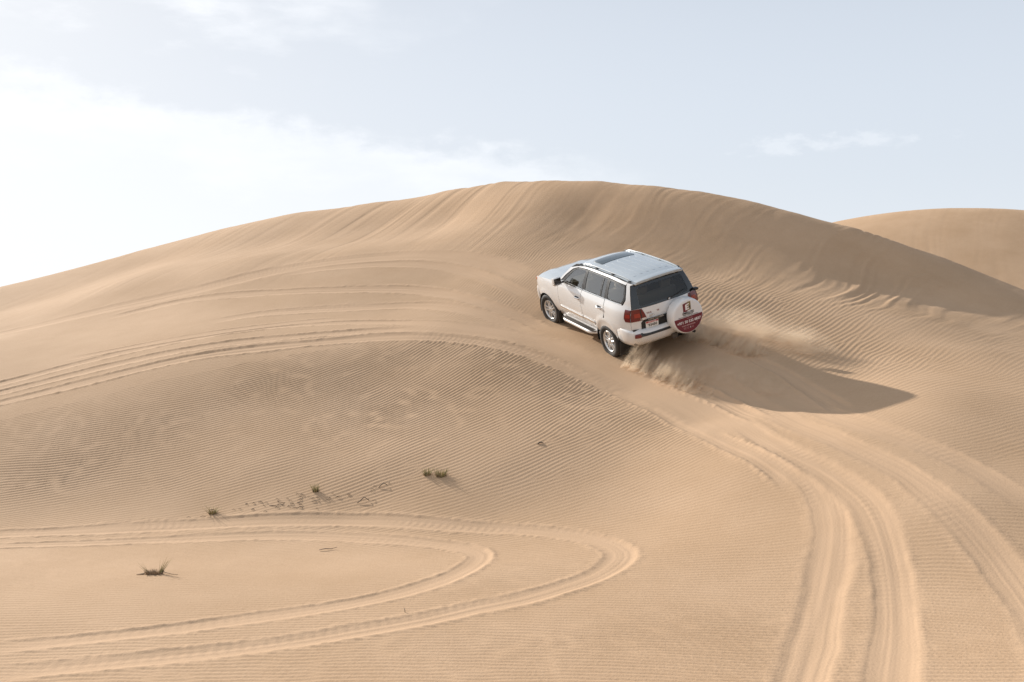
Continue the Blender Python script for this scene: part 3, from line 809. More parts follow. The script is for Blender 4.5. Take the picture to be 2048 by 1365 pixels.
def half_w(x, z):
    y = float(np.interp(z, _tz, _ty))
    if z < 1.30:
        t = max(0.0, (x - 1.45) / .88); y *= 1 - .26 * min(t, 1.15) ** 2.5
    t = max(0.0, (-1.70 - x) / .80); y *= 1 - .155 * min(t, 1.2) ** 2.3
    if z > 1.28:
        y *= 1 - .035 * max(0.0, x + .2)
    for hx in (HUB_F, HUB_R):
        d = math.hypot(x - hx, z - HUB_Z)
        if d < .62 and z > .3:
            y += .020 * max(0.0, 1 - abs(d - .50) / .10) ** 1
    return y


def side(s, inset=0.0):
    return lambda u, v: Vector((u, s * (half_w(u, v) - inset), v))


def roof_z(x, y):
    z = 1.850 - .055 * (abs(y) / .62) ** 2.4
    if x > -.55:
        z -= .075 * ((x + .55) / .62) ** 2
    if x < -1.7:
        z -= .045 * ((-1.7 - x) / .65) ** 2
    return z


def rear_x(y, z):
    x = -2.505 - .025 * max(0.0, 1 - ((z - .98) / .26) ** 2)
    if z > 1.24:
        x = -2.505 + (z - 1.24) * .40 + .10 * (z - 1.24) ** 2
    return x + .085 * (abs(y) / .75) ** 3.2


def hood_z(x, y):
    z = 1.262 - .055 * max(0, (x - .85)) - .075 * max(0.0, (x - 1.35)) ** 2 - .35 * max(0.0, x - 1.95) ** 2
    return z - .045 * (abs(y) / .8) ** 4 + .012 * math.exp(-((abs(y) - .42) / .08) ** 2)


def corner_x(z):
    x = -2.35
    for _ in range(12):
        x = rear_x(half_w(x, z), z)
    return x


def edge_y(z):
    return half_w(corner_x(z), z)


def arc(cx, cz, r, a0, a1, n=18):
    return [(cx + r * math.cos(math.radians(a0 + (a1 - a0) * k / n)), cz + r * math.sin(math.radians(a0 + (a1 - a0) * k / n))) for k in range(n + 1)]


def hood_edge(x):
    return 1.240 - .05 * max(0, x - .75) - .10 * max(0.0, x - 1.35) ** 2 - .35 * max(0.0, x - 1.9) ** 2


ARCH = .475
fender_out = [(.735, .50)] + [(.735, z) for z in (.8, 1.05)] + [(.735, 1.245)] + [(x, hood_edge(x)) for x in (.9, 1.1, 1.3, 1.5, 1.7, 1.85, 1.95)] + [(1.97, 1.02), (2.06, .92), (2.03, .80), (1.93, .74)] + arc(HUB_F, HUB_Z, ARCH, 52, 168) + [(.955, .47)]
fdoor_out = [(.72, .49), (.725, 1.0), (.715, 1.272), (.2, 1.276), (-.395, 1.282), (-.375, 1.0), (-.40, .72), (-.43, .49)]
rdoor_out = [(-.445, .49), (-.415, .72), (-.39, 1.0), (-.41, 1.282), (-.9, 1.288), (-1.43, 1.296), (-1.435, .99), (-1.40, .885)] + arc(HUB_R, HUB_Z, ARCH + .065, 84, 166, 10) + [(-.965, .47)]
quarter_out = ([(-1.45, .87), (-1.45, 1.30), (-2.14, 1.306)] + [(-2.20, 1.42), (-2.17, 1.58), (-2.13, 1.705)] + [(-2.13, 1.76), (-2.32, 1.755)] +
               [(corner_x(z), z) for z in (1.72, 1.60, 1.48, 1.36, 1.25, 1.15, 1.05, .95, .85, .78)] + [(-2.20, .76), (-1.98, .72)] + arc(HUB_R, HUB_Z, ARCH, 144, 89, 12))
win_band = [(.66, 1.282), (.18, 1.285), (-.40, 1.290), (-1.44, 1.303), (-2.10, 1.313), (-2.165, 1.42), (-2.135, 1.58), (-2.08, 1.702), (-1.44, 1.728), (-.45, 1.728), (-.05, 1.700), (.16, 1.628), (.42, 1.465)]
cant_out = [(.80, 1.262), (.70, 1.280)] + [(.45, 1.475), (.185, 1.645), (-.04, 1.715), (-.45, 1.745), (-1.44, 1.745), (-2.10, 1.716), (-2.125, 1.76)] + \
    [(x, roof_z(x, .645) - .004) for x in (-2.12, -1.7, -1.2, -.7, -.3, -.05, .08)] + [(.30, 1.655), (.58, 1.435)]

for s, sd in ((1, 'left'), (-1, 'right')):
    up = (0, s, 0)
    panel('front_fender', fender_out, side(s), 'paint', car, up=up)
    panel('window_pillar', cant_out, side(s), 'paint', car, up=up)
    fd = panel('front_door', fdoor_out, side(s), 'paint', car, up=up)
    rd = panel('rear_door', rdoor_out, side(s), 'paint', car, up=up)
    qp = panel('quarter_panel', quarter_out, side(s), 'paint', car, up=up)
    # glass: black frame with openings, panes set in behind it
    g1 = [(.52, 1.305), (-.36, 1.312), (-.415, 1.708), (-.06, 1.684), (.14, 1.612)]
    g2 = [(-.51, 1.313), (-1.19, 1.322), (-1.20, 1.712), (-.505, 1.712)]
    g3 = [(-1.235, 1.322), (-1.385, 1.324), (-1.375, 1.712), (-1.243, 1.712)]
    g4 = [(-1.50, 1.335), (-2.06, 1.342), (-2.115, 1.43), (-2.085, 1.57), (-2.04, 1.675), (-1.49, 1.70)]
    b1 = [(.66, 1.282), (-.435, 1.290), (-.455, 1.728), (-.05, 1.704), (.16, 1.632), (.42, 1.468)]
    b2 = [(-.440, 1.290), (-1.435, 1.303), (-1.425, 1.729), (-.460, 1.729)]
    b3 = [(-1.440, 1.303), (-2.10, 1.313), (-2.165, 1.42), (-2.135, 1.58), (-2.08, 1.702), (-1.430, 1.729)]
    g4 = round_poly(g4, .05)
    for prnt, b, gs in ((fd, b1, [g1]), (rd, b2, [g2, g3]), (qp, b3, [g4])):
        panel('window_frame', b, side(s, .008), 'black', prnt, holes=gs, up=up, thick=.015)
        for g in gs:
            panel('window_pane', g, side(s, .016), 'glass', prnt, up=up, thick=0, step=.08)
    # bright strip under the windows
    for prnt, x0, x1 in ((fd, .70, -.425), (rd, -.445, -1.43), (qp, -1.45, -2.10)):
        zf = lambda x: 1.284 - .0115 * (x - .6) * .9
        pts = [(x0 + (x1 - x0) * k / 8, zf(x0 + (x1 - x0) * k / 8)) for k in range(9)]
        panel('belt_moulding', pts + [(x, z + .014) for x, z in reversed(pts)], side(s, -.006), 'chrome', prnt, up=up, thick=.01)
    # door handles
    for prnt, hx, hz in ((fd, -.235, 1.085), (rd, -1.255, 1.095)):
        y = half_w(hx, hz)
        bm = bmesh.new()
        tube(bm, [(hx + .115, s * (y - .005), hz), (hx + .09, s * (y + .03), hz), (hx, s * (y + .042), hz), (hx - .09, s * (y + .03), hz), (hx - .115, s * (y - .005), hz)], [.012, .016, .018, .016, .012], 8)
        hd = from_bm('door_handle', bm, 'chrome', prnt)
        cup = panel('handle_recess', round_poly([(hx + .09, hz - .038), (hx - .09, hz - .038), (hx - .09, hz + .03), (hx + .09, hz + .03)], .03), side(s, -.003), 'shade', hd, up=up, thick=.004, step=.03)
    # chrome-topped rubbing strip along the doors
    for prnt, x0, x1 in ((fd, .70, -.42), (rd, -.45, -.955)):
        st = [(x0, .60), (x1, .595), (x1, .672), (x0, .682)]
        panel('side_moulding', st, side(s, -.020), 'paint', prnt, up=up, thick=.022)
        panel('moulding_strip', [(x0 - .01, .634), (x1 + .01, .628), (x1 + .01, .664), (x0 - .01, .674)], side(s, -.026), 'chrome', prnt, up=up, thick=.01)
    # sill under the doors
    panel('sill', [(.955, .36), (.94, .48), (-.95, .48), (-.97, .36)], side(s, .01), 'paint', car, up=up)
    # running board with dark tread
    x0, x1 = .80, -1.02
    bm = bmesh.new()
    prof = [(.80, .405), (.99, .412), (1.035, .395), (1.045, .365), (1.03, .335), (.98, .325), (.80, .33)]
    prev = None
    N = 22
    for k in range(N + 1):
        t = k / N; x = x0 + (x1 - x0) * t
        sc = min(1.0, .30 + 4.5 * min(t, 1 - t)); lift = .03 * (1 - sc)
        ring = [bm.verts.new((x, s * (.80 + (y - .80) * sc), z + lift)) for y, z in prof]
        if prev:
            for i in range(len(prof) - 1):
                bm.faces.new((prev[i], prev[i + 1], ring[i + 1], ring[i]) if s < 0 else (prev[i], ring[i], ring[i + 1], prev[i + 1]))
        else:
            bm.faces.new(ring if s > 0 else ring[::-1])
        prev = ring
    bm.faces.new(prev[::-1] if s > 0 else prev)
    sb = auto_sharp(from_bm('side_step', bm, 'paint', car), 60)
    panel('step_tread', round_poly([(.70, .90), (.62, 1.015), (-.86, 1.015), (-.94, .90)], .05), lambda u, v, s=s: Vector((u, s * v, .4165)), 'black', sb, up=(0, 0, 1), thick=.008, step=.12)
    for k in range(5):
        box_part('tread_rib', (-.12, s * (.925 + .018 * k), .419), (1.42, .006, .006), 'matt', sb, .002)
    # mirror
    mp = box_part('side_mirror', (.47, s * 1.085, 1.375), (.13, .215, .175), 'paint', car, .045)
    box_part('mirror_glass', (.404, s * 1.088, 1.378), (.012, .175, .138), 'shade', mp, .004)
    box_part('mirror_foot', (.48, s * .95, 1.305), (.08, .13, .04), 'black', mp, .012)
    box_part('mirror_skirt', (.455, s * 1.085, 1.282), (.12, .19, .022), 'chrome', mp, .006)
    # head lamp with orange corner, tail lamp
    hl = panel('headlight', [(1.955, 1.115), (2.05, 1.095), (2.10, 1.04), (2.15, .98), (2.10, .93), (2.07, .925), (1.98, 1.02)], side(s, -.004), 'clear', car, up=up, thick=.03, step=.04)
    panel('indicator_lens', [(1.925, 1.112), (2.045, 1.105), (2.04, 1.055), (1.965, 1.045)], side(s, -.013), 'orange', hl, up=up, thick=.012, step=.04)
    tl = panel('tail_light', [(-2.25, 1.245), (corner_x(1.245) - .004, 1.245), (corner_x(1.10) - .004, 1.10), (corner_x(.985) - .004, .985), (-2.27, .975), (-2.235, 1.05)], side(s, -.016), 'red', car, up=up, thick=.02, step=.04)
    panel('lamp_glow_lens', [(-2.29, 1.15), (-2.40, 1.15), (-2.40, 1.075), (-2.27, 1.07)], side(s, -.020), 'red_bright', tl, up=up, thick=.006, step=.04)
    rl = lambda o: (lambda u, v: Vector((rear_x(u, v) - o, u, v)))
    out_ = [(s * edge_y(1.24), 1.245), (s * .60, 1.240), (s * .545, 1.10), (s * .515, .985), (s * edge_y(.985), .98), (s * edge_y(1.1), 1.1)]
    panel('lamp_rear_lens', out_, rl(.014), 'red', tl, up=(-1, 0, 0), thick=.02, step=.04)
    panel('lamp_rear_glow', [(s * .785, 1.155), (s * .665, 1.15), (s * .655, 1.06), (s * .785, 1.065)], rl(.018), 'red_bright', tl, up=(-1, 0, 0), thick=.006, step=.04)
    panel('reversing_lens', [(s * .66, 1.035), (s * .535, 1.04), (s * .522, .99), (s * .66, .99)], rl(.018), 'clear', tl, up=(-1, 0, 0), thick=.006, step=.04)
    # dark joint between outer and inner lamp
    panel('lamp_joint', [(s * .648, 1.235), (s * .632, 1.235), (s * .632, .985), (s * .648, .985)], rl(.0195), 'black', tl, up=(-1, 0, 0), thick=.006, step=.04)
    # wheel arch liners
    for hx in (HUB_F, HUB_R):
        bm = bmesh.new()
        pr = arc(hx, HUB_Z, ARCH + .012, -14, 194, 22)
        rows_ = [[bm.verts.new((x, s * y, z)) for x, z in pr] for y in (.955 if hx > 0 else .95, .55)]
        for k in range(len(pr) - 1):
            bm.faces.new((rows_[0][k], rows_[0][k + 1], rows_[1][k + 1], rows_[1][k]))
        bm.faces.new(rows_[1])
        from_bm('arch_liner', bm, 'black', car)
    # mud flaps behind the wheels
    for hx, zz in ((HUB_F, .30), (HUB_R, .28)):
        box_part('mud_flap', (hx - .52, s * .86, zz), (.018, .22, .34), 'black', car, .008, Matrix.Rotation(math.radians(-8), 4, 'Y'))
    # roof rail
    bm = bmesh.new()
    tube(bm, [(x, s * (.600 - .012 * abs(x + 1.05)), roof_z(x, .6) + h) for x, h in ((.0, .0), (-.06, .012), (-.25, .022), (-.7, .026), (-1.2, .026), (-1.8, .026), (-2.05, .022), (-2.2, .012), (-2.25, .0))], [.010, .014, .016, .015, .015, .015, .016, .013, .008], 8)
    rr_ = from_bm('roof_rail', bm, 'sky_tone_paint', car)
    for px_ in (-.03, -.75, -1.45, -2.15):
        box_part('rail_foot', (px_, s * .612, roof_z(px_, .61) + .012), (.09, .044, .020), 'black', rr_, .008)
    panel('roof_gutter', [(x, s * .634) for x in (-.08, -.6, -1.2, -1.8, -2.24)] + [(x, s * .643) for x in (-2.24, -1.8, -1.2, -.6, -.08)], lambda u, v: Vector((u, v, roof_z(u, v) + .004)), 'black', rr_, up=(0, 0, 1), thick=.004)

# roof, ribs, sunroof
rp = lambda h: (lambda u, v: Vector((u, v, roof_z(u, v) + h)))
roof_out = [(.085, 0), (.082, .35), (.070, .58), (.060, .643)] + [(x, .643) for x in (-.5, -1.2, -1.8, -2.15)] + [(-2.34, .60), (-2.385, .35), (-2.40, 0)]
roof = panel('roof', roof_out + [(x, -y) for x, y in reversed(roof_out[1:-1])], rp(0), 'sky_tone_paint', car, up=(0, 0, 1), thick=.03, step=.07)
panel('sunroof', round_poly([(-.27, .44), (-.27, -.44), (-.69, -.44), (-.69, .44)], .05), rp(.008), 'sunroof', roof, up=(0, 0, 1), thick=.008, step=.08)
for y in (-.40, -.24, -.08, .08, .24, .40):
    panel('roof_rib', round_poly([(-.80, y - .028), (-.80, y + .028), (-2.03, y + .028), (-2.03, y - .028)], .02), rp(.004), 'sky_tone_paint', roof, up=(0, 0, 1), thick=.008, step=.10)
sp = panel('spoiler_lip', [(-2.235, .585), (-2.235, -.585), (-2.345, -.575), (-2.39, -.3), (-2.40, 0), (-2.39, .3), (-2.345, .575)], lambda u, v: Vector((u, v, roof_z(u, v) + .012 + .014 * min(1, max(0, (-2.22 - u) / .1)))), 'sky_tone_paint', roof, up=(0, 0, 1), thick=.05, step=.06)

# bonnet, windscreen, front end
hood_pts = [(x, half_w(x, hood_edge(x)) - .012) for x in (.78, 1.0, 1.2, 1.4, 1.6, 1.8, 1.95)] + [(2.08, .62), (2.14, .40), (2.165, 0)]
back_edge = [(.95, 0), (.93, .35), (.85, .65)]
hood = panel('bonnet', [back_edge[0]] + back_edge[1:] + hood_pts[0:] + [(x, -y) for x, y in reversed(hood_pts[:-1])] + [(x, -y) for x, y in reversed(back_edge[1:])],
             lambda u, v: Vector((u, v, max(hood_z(u, v), .9) if abs(v) < .5 else hood_z(u, v) * 1.0)), 'sky_tone_paint', car, up=(0, 0, 1), thick=.02, step=.07)


def screen(u, v):      # u across -1..1, v up 0..1
    y = u * (.80 + (.61 - .80) * v)
    x = .95 + (.085 - .95) * v - .14 * u * u * (1 - .45 * v)
    z = 1.245 + (1.752 - 1.245) * v + .030 * math.sin(math.pi * v) * (1 - .3 * u * u) - .02 * u * u * (1 - v)
    return Vector((x, y, z))


for s in (1, -1):
    bm = bmesh.new(); prev = None
    for k in range(11):
        v = k / 10
        a = screen(s, v)
        zz = min(a.z, 1.760)
        fx_ = float(np.interp(zz, [1.262, 1.435, 1.655, 1.74, 1.775], [.80, .58, .30, .14, .06]))
        b = Vector((fx_, s * (half_w(fx_, zz) - .002), zz))
        row = [bm.verts.new(a + (b - a) * t + Vector((.012 * math.sin(math.pi * t), 0, .006 * math.sin(math.pi * t)))) for t in (0, .25, .5, .75, 1)]
        if prev:
            for i in range(4):
                bm.faces.new((prev[i], prev[i + 1], row[i + 1], row[i]) if s > 0 else (prev[i], row[i], row[i + 1], prev[i + 1]))
        prev = row
    bmesh.ops.recalc_face_normals(bm, faces=bm.faces)
    from_bm('windscreen_pillar', bm, 'sky_tone_paint', car)
panel('windscreen', [(-1, 0), (1, 0), (1, 1), (-1, 1)], screen, 'glass', car, up=(.5, 0, .8), thick=0, step=.12)
panel('cowl', [(-1, 0), (1, 0), (1, 1), (-1, 1)], lambda u, v: Vector((.90 - .12 * u * u + .10 * v, u * .82, 1.235 - .01 * v)), 'black', car, up=(0, 0, 1), thick=.01, step=.15)


def wrap(xend, w, z, bulge, xcut, sgn, n=26):
    ex_p = .62 if sgn > 0 else .42
    """plan line round one end of the car from side to side"""
    pts = []
    for k in range(n + 1):
        a = math.pi * k / n - math.pi / 2
        ex = math.copysign(abs(math.cos(a)) ** ex_p, math.cos(a)); ey = math.copysign(abs(math.sin(a)) ** ex_p, math.sin(a))
        pts.append(Vector((xcut + (xend + sgn * bulge - xcut) * ex, (w + .25 * bulge) * ey, z)))
    return pts


def bumper(name, lv, xcut, sgn, m):
    bm = bmesh.new(); prev = None
    for xend, w, z, b in lv:
        ring = [bm.verts.new(p) for p in wrap(xend, w, z, b, xcut, sgn)]
        if prev:
            for i in range(len(ring) - 1):
                bm.faces.new((prev[i], prev[i + 1], ring[i + 1], ring[i]))
        prev = ring
    bmesh.ops.recalc_face_normals(bm, faces=bm.faces)
    bm.normal_update()
    if sum(f.normal.x * sgn * f.calc_area() for f in bm.faces) < 0:
        bmesh.ops.reverse_faces(bm, faces=bm.faces)
    o = from_bm(name, bm, m, car)
    sm = o.modifiers.new('thickness', 'SOLIDIFY'); sm.thickness = .02; sm.offset = -1
    return auto_sharp(o, 60)


fb = bumper('front_bumper', [(2.10, .80, .36, .0), (2.22, .87, .42, .0), (2.29, .905, .52, .0), (2.32, .918, .62, .0), (2.31, .918, .74, .0), (2.28, .912, .83, .0), (2.22, .90, .88, .0), (2.16, .885, .90, .0)], 1.885, 1, 'paint')
gr = panel('grille', [(-.55, .80), (.55, .80), (.52, 1.06), (-.52, 1.06)], lambda u, v: Vector((2.20 - .12 * (abs(u) / .6) ** 2.5 - .10 * max(0, v - .8), u, v)), 'black', car, up=(1, 0, 0), thick=.02, step=.1)
for k in range(4):
    panel('grille_bar', [(-.52, .835 + .058 * k), (.52, .835 + .058 * k), (.52, .862 + .058 * k), (-.52, .862 + .058 * k)], lambda u, v: Vector((2.222 - .12 * (abs(u) / .6) ** 2.5 - .10 * max(0, v - .8), u, v)), 'chrome', gr, up=(1, 0, 0), thick=.02, step=.1)
for s in (1, -1):
    panel('headlight_front_lens', [(s * .58, .86), (s * .80, .92), (s * .80, 1.06), (s * .56, 1.06)], lambda u, v: Vector((2.19 - .30 * max(0, abs(u) - .45) - .10 * max(0, v - .8), u, v)), 'clear', car, up=(1, 0, 0), thick=.02, step=.08)

rb = bumper('rear_bumper', [(-2.38, .86, .39, .0), (-2.51, .915, .44, .0), (-2.59, .938, .52, .0), (-2.612, .950, .60, .0), (-2.615, .954, .66, .0), (-2.605, .955, .72, .0), (-2.57, .952, .765, .0), (-2.50, .945, .785, .0), (-2.44, .935, .79, .0)], -1.845, -1, 'paint')
tail = panel('tailgate', [(-edge_y(.78) + .006, .745)] + [(edge_y(z) - .006, z) for z in (.745, .85, .95, 1.05, 1.15, 1.245)] + [(-edge_y(z) + .006, z) for z in (1.245, 1.15, 1.05, .95, .85)], lambda u, v: Vector((rear_x(u, v), u, v)), 'paint', car, up=(-1, 0, 0))
# rear window: black border with opening, pane behind it, wiper
rw = round_poly([(-edge_y(1.255) + .008, 1.252), (edge_y(1.255) - .008, 1.252), (edge_y(1.48) - .008, 1.48), (edge_y(1.715) - .008, 1.715), (-edge_y(1.715) + .008, 1.715), (-edge_y(1.48) + .008, 1.48)], .03)
rwi = round_poly([(-.63, 1.295), (.63, 1.295), (.565, 1.660), (-.565, 1.660)], .07)
rg = lambda o: (lambda u, v: Vector((rear_x(u, v) - o, u, v)))
rwf = panel('rear_window', rw, rg(.006), 'shade', tail, holes=[rwi], up=(-1, 0, .3), thick=.012)
panel('rear_window_pane', rwi, rg(.0), 'dark_glass', tail, up=(-1, 0, .3), thick=0, step=.1)
bm = bmesh.new()
tube(bm, [rg(.03)(-.10, 1.29), rg(.04)(-.25, 1.315), rg(.035)(-.52, 1.36)], [.014, .009, .006], 8)
wp = from_bm('wiper', bm, 'black', tail)
box_part('wiper_pivot', rg(.03)(-.08, 1.285), (.03, .05, .035), 'chrome', wp, .01)
# black number plate panel with bright upper strip
gp = panel('plate_panel', [(.655, .765), (.02, .765), (.02, .945), (.06, .985), (.60, .985), (.655, .93)], rg(.010), 'black', tail, up=(-1, 0, 0), thick=.02)
panel('plate_panel_strip', [(.60, .955), (.05, .955), (.05, .995), (.58, .995)], rg(.030), 'shade', gp, up=(-1, 0, 0), thick=.018)
# plate
pl = panel('licence_plate', round_poly([(.565, .785), (.265, .785), (.265, .935), (.565, .935)], .012), rg(.016), 'plate', tail, up=(-1, 0, 0), thick=.006, step=.08)
panel('plate_red_strip', [(.558, .893), (.272, .893), (.272, .929), (.558, .929)], rg(.0185), 'plate_red', pl, up=(-1, 0, 0), thick=.002, step=.08)
# bumper furniture
bxp = lambda y: -2.617 + .05 * (abs(y) / .8) ** 4
pad = panel('bumper_step_pad', [(.74, .655), (-.62, .655), (-.62, .735), (.74, .735)], lambda u, v: Vector((bxp(u) + max(0, v - .69) * .9 - .006, u, v)), 'black', rb, up=(-1, 0, .3), thick=.01, step=.08)
for s in (1, -1):
    panel('bumper_reflector', round_poly([(s * .885, .645), (s * .745, .645), (s * .75, .735), (s * .87, .725)], .02), lambda u, v: Vector((bxp(u) + .22 * max(0, abs(u) - .78) + max(0, v - .69) * .7 - .010, u, v)), 'red', rb, up=(-1, 0, 0), thick=.012, step=.05)
box_part('tow_hitch_cover', (-2.60, -.06, .455), (.06, .14, .11), 'matt', rb, .012)
bm = bmesh.new(); tube(bm, [(-2.1, -.62, .36), (-2.4, -.63, .355), (-2.50, -.635, .345)], .035, 14, False)
ex = from_bm('exhaust_pipe', bm, 'brake', car)
ex.modifiers.new('thickness', 'SOLIDIFY').thickness = .004

# dark inner body, floor, seats, dashboard
bm = bmesh.new()
for x, z0, z1, w in ((0, .34, .42, 1.0),):
    box(bm, (-.05, 0, .40), (4.3, 1.02, .10), .02)
box(bm, (-.10, 0, .50), (1.75, 1.72, .16), .02)
box(bm, (1.45, 0, .72), (1.15, 1.02, .62), .05)
box(bm, (-1.50, 0, .78), (.95, 1.06, .55), .03)
box(bm, (-2.20, 0, .62), (.50, 1.70, .36), .03)
from_bm('underbody', bm, 'matt', car)
for s in (1, -1):   # door lining: keeps the shut lines dark
    panel('door_lining', [(.70, .52), (.70, 1.25), (-2.38, 1.28), (-2.38, .86), (-1.9, .86), (-1.0, .86), (-.9, .52)], side(s, .06), 'dash', car, up=(0, s, 0), thick=.02, step=.12)
box_part('dashboard', (.60, 0, 1.12), (.42, 1.60, .26), 'dash', car, .08)
box_part('load_floor', (-1.95, 0, .88), (.85, 1.45, .05), 'dash', car, .01)


def seat(x, y, w, tall=.66, hr=True, base=.62):
    t = bpy.data.objects.new('seat', None); t.parent = car; COL.objects.link(t)
    box_part('seat_cushion', (x + .10, y, base + .08), (.52, w, .16), 'seat', t, .05)
    box_part('backrest', (x - .20, y, base + .16 + tall / 2), (.15, w, tall), 'seat', t, .06, Matrix.Rotation(math.radians(-12), 4, 'Y'))
    if hr:
        n = 1 if w < .7 else 2
        for k in range(n):
            yy = y if n == 1 else y + (k - .5) * w * .5
            box_part('headrest', (x - .31, yy, base + .28 + tall), (.10, .25, .17), 'seat', t, .04, Matrix.Rotation(math.radians(-12), 4, 'Y'))


seat(.05, .40, .52); seat(.05, -.40, .52); seat(-.88, 0, 1.30, .58); seat(-1.75, 0, 1.20, .42, base=.78)
bm = bmesh.new()
cw = Matrix.Translation((.33, .40, 1.14)) @ Matrix.Rotation(math.radians(65), 4, 'Y')
tube(bm, [cw @ Vector((.19 * math.cos(a), .19 * math.sin(a), 0)) for a in [2 * math.pi * k / 24 for k in range(25)]], .016, 8, False)
from_bm('steering_wheel', bm, 'dash', car)

# ------------------------------------------------------------------ wheels
def wheel_meshes():
    bm = bmesh.new()
    R = .402
    prof = [(-.105, .238), (-.125, .262), (-.142, .30), (-.146, .33), (-.138, .368), (-.122, .390), (-.10, .399), (-.05, R), (-.047, R - .012), (-.036, R - .012), (-.033, R), (.0 - .006, R), (-.004, R - .012), (.004, R - .012), (.006, R),
            (.033, R), (.036, R - .012), (.047, R - .012), (.05, R), (.10, .399), (.122, .390), (.138, .368), (.146, .33), (.142, .30), (.125, .262), (.105, .238)]
    seg = 72
    rings = lathe_y(bm, prof, seg)
    for (y, r), ring in zip(prof, rings):       # shoulder lugs
        if .385 < r < .4 and abs(y) > .09:
            for k, v in enumerate(ring):
                if k % 3 == 0:
                    v.co.x *= .972; v.co.z *= .972
    bmesh.ops.recalc_face_normals(bm, faces=bm.faces)
    tyre = bpy.data.meshes.new('tyre'); bm.to_mesh(tyre); bm.free(); tyre.materials.append(M['rubber'])
    bm = bmesh.new()
    lathe_y(bm, [(-.11, .236), (.112, .240), (.122, .244), (.126, .238), (.118, .228), (.09, .220), (.03, .214), (-.10, .212)], 64)
    bmesh.ops.recalc_face_normals(bm, faces=bm.faces)
    rim = bpy.data.meshes.new('rim'); bm.to_mesh(rim); bm.free(); rim.materials.append(M['alloy'])
    bm = bmesh.new()
    for off in (-.034, .034):
        vs_ = []
        for r, wd, yy, dp in ((.045, .020, .098, .05), (.10, .021, .104, .04), (.17, .019, .100, .035), (.226, .024, .098, .04)):
            o = off * (.55 + .75 * r / .226)
            vs_.append([bm.verts.new(p) for p in ((o - wd, yy, r), (o + wd, yy, r), (o + wd * 1.1, yy - dp, r), (o - wd * 1.1, yy - dp, r))])
        for A, B in zip(vs_, vs_[1:]):
            for i in range(4):
                bm.faces.new((A[i], A[(i + 1) % 4], B[(i + 1) % 4], B[i]))
    bmesh.ops.recalc_face_normals(bm, faces=bm.faces)
    bmesh.ops.bevel(bm, geom=list(bm.edges), offset=.004, segments=1, affect='EDGES')
    spoke = bpy.data.meshes.new('spoke'); bm.to_mesh(spoke); bm.free(); spoke.materials.append(M['alloy'])
    bm = bmesh.new(); lathe_y(bm, [(.05, .07), (.096, .068), (.106, .060), (.112, .045), (.116, .03), (.118, 0)], 32)
    bmesh.ops.recalc_face_normals(bm, faces=bm.faces)
    cap = bpy.data.meshes.new('hub_cap'); bm.to_mesh(cap); bm.free(); cap.materials.append(M['alloy'])
    bm = bmesh.new(); lathe_y(bm, [(-.10, 0), (-.10, .212), (-.02, .205), (.0, .19), (.0, 0)], 40)
    bmesh.ops.recalc_face_normals(bm, faces=bm.faces)
    disc = bpy.data.meshes.new('brake_disc'); bm.to_mesh(disc); bm.free(); disc.materials.append(M['brake'])
    for me in (tyre, rim, cap, disc):
        me.polygons.foreach_set("use_smooth", np.ones(len(me.polygons), bool))
    return tyre, rim, spoke, cap, disc


WM = wheel_meshes()


def wheel(x, s, z, steer, turn):
    w = bpy.data.objects.new('wheel', None); w.parent = car; COL.objects.link(w)
    w.location = (x, s * .82, z)
    w.rotation_euler = (0, 0, math.radians(steer) + (0 if s > 0 else math.pi))

    def add(name, me, rot=0.0):
        o = bpy.data.objects.new(name, me); o.parent = w; o.rotation_euler = (0, rot, 0); COL.objects.link(o)
    add('tyre', WM[0]); add('rim', WM[1]); add('hub_cap', WM[3]); add('brake_disc', WM[4])
    for k in range(5):
        add('spoke', WM[2], turn + 2 * math.pi * k / 5)
    me = bpy.data.meshes.get('wheel_nut')
    if me is None:
        bm = bmesh.new(); lathe_y(bm, [(.09, .012), (.112, .011), (.116, .007), (.116, 0)], 8)
        me = bpy.data.meshes.new('wheel_nut'); bm.to_mesh(me); bm.free(); me.materials.append(M['chrome'])
    for k in range(5):
        a = turn + math.pi / 5 + 2 * math.pi * k / 5
        o = bpy.data.objects.new('wheel_nut', me); o.parent = w; o.location = (.088 * math.sin(a), 0, .088 * math.cos(a)); COL.objects.link(o)


wheel(HUB_F, 1, .375, 6, .3); wheel(HUB_F, -1, .375, 6, 1.0)
wheel(HUB_R, 1, .315, 0, .1); wheel(HUB_R, -1, .315, 0, .7)

# ------------------------------------------------------------------ spare wheel in its printed cover
SPX, SPY, SPZ, SPR = -2.60, -.30, .885, .392
spare = bpy.data.objects.new('spare_wheel_cover', None); spare.parent = car; COL.objects.link(spare)
spare.location = (SPX, SPY, SPZ)
# the local y axis of the turned shape points backwards (-x of the car), local x to the car's right when seen from behind
spare.rotation_euler = Matrix(((0, -1, 0), (-1, 0, 0), (0, 0, -1))).to_euler() if False else (0, 0, math.radians(90))
bm = bmesh.new()
lathe_y(bm, [(-.06, .30), (-.05, .345), (-.02, .378), (.03, SPR), (.16, SPR), (.20, SPR - .004), (.226, SPR - .016), (.238, SPR - .034), (.240, SPR - .050), (.2405, .20), (.2405, 0)], 72)
bmesh.ops.recalc_face_normals(bm, faces=bm.faces)
cov = auto_sharp(from_bm('cover_shell', bm, 'vinyl', spare), 60)
bm = bmesh.new()
lathe_y(bm, [(-.10, .0), (-.10, .26), (-.04, .33), (.0, .30), (.0, 0)], 48)
bmesh.ops.recalc_face_normals(bm, faces=bm.faces)
from_bm('wheel_carrier', bm, 'black', spare)
FY = .2415     # face of the cover


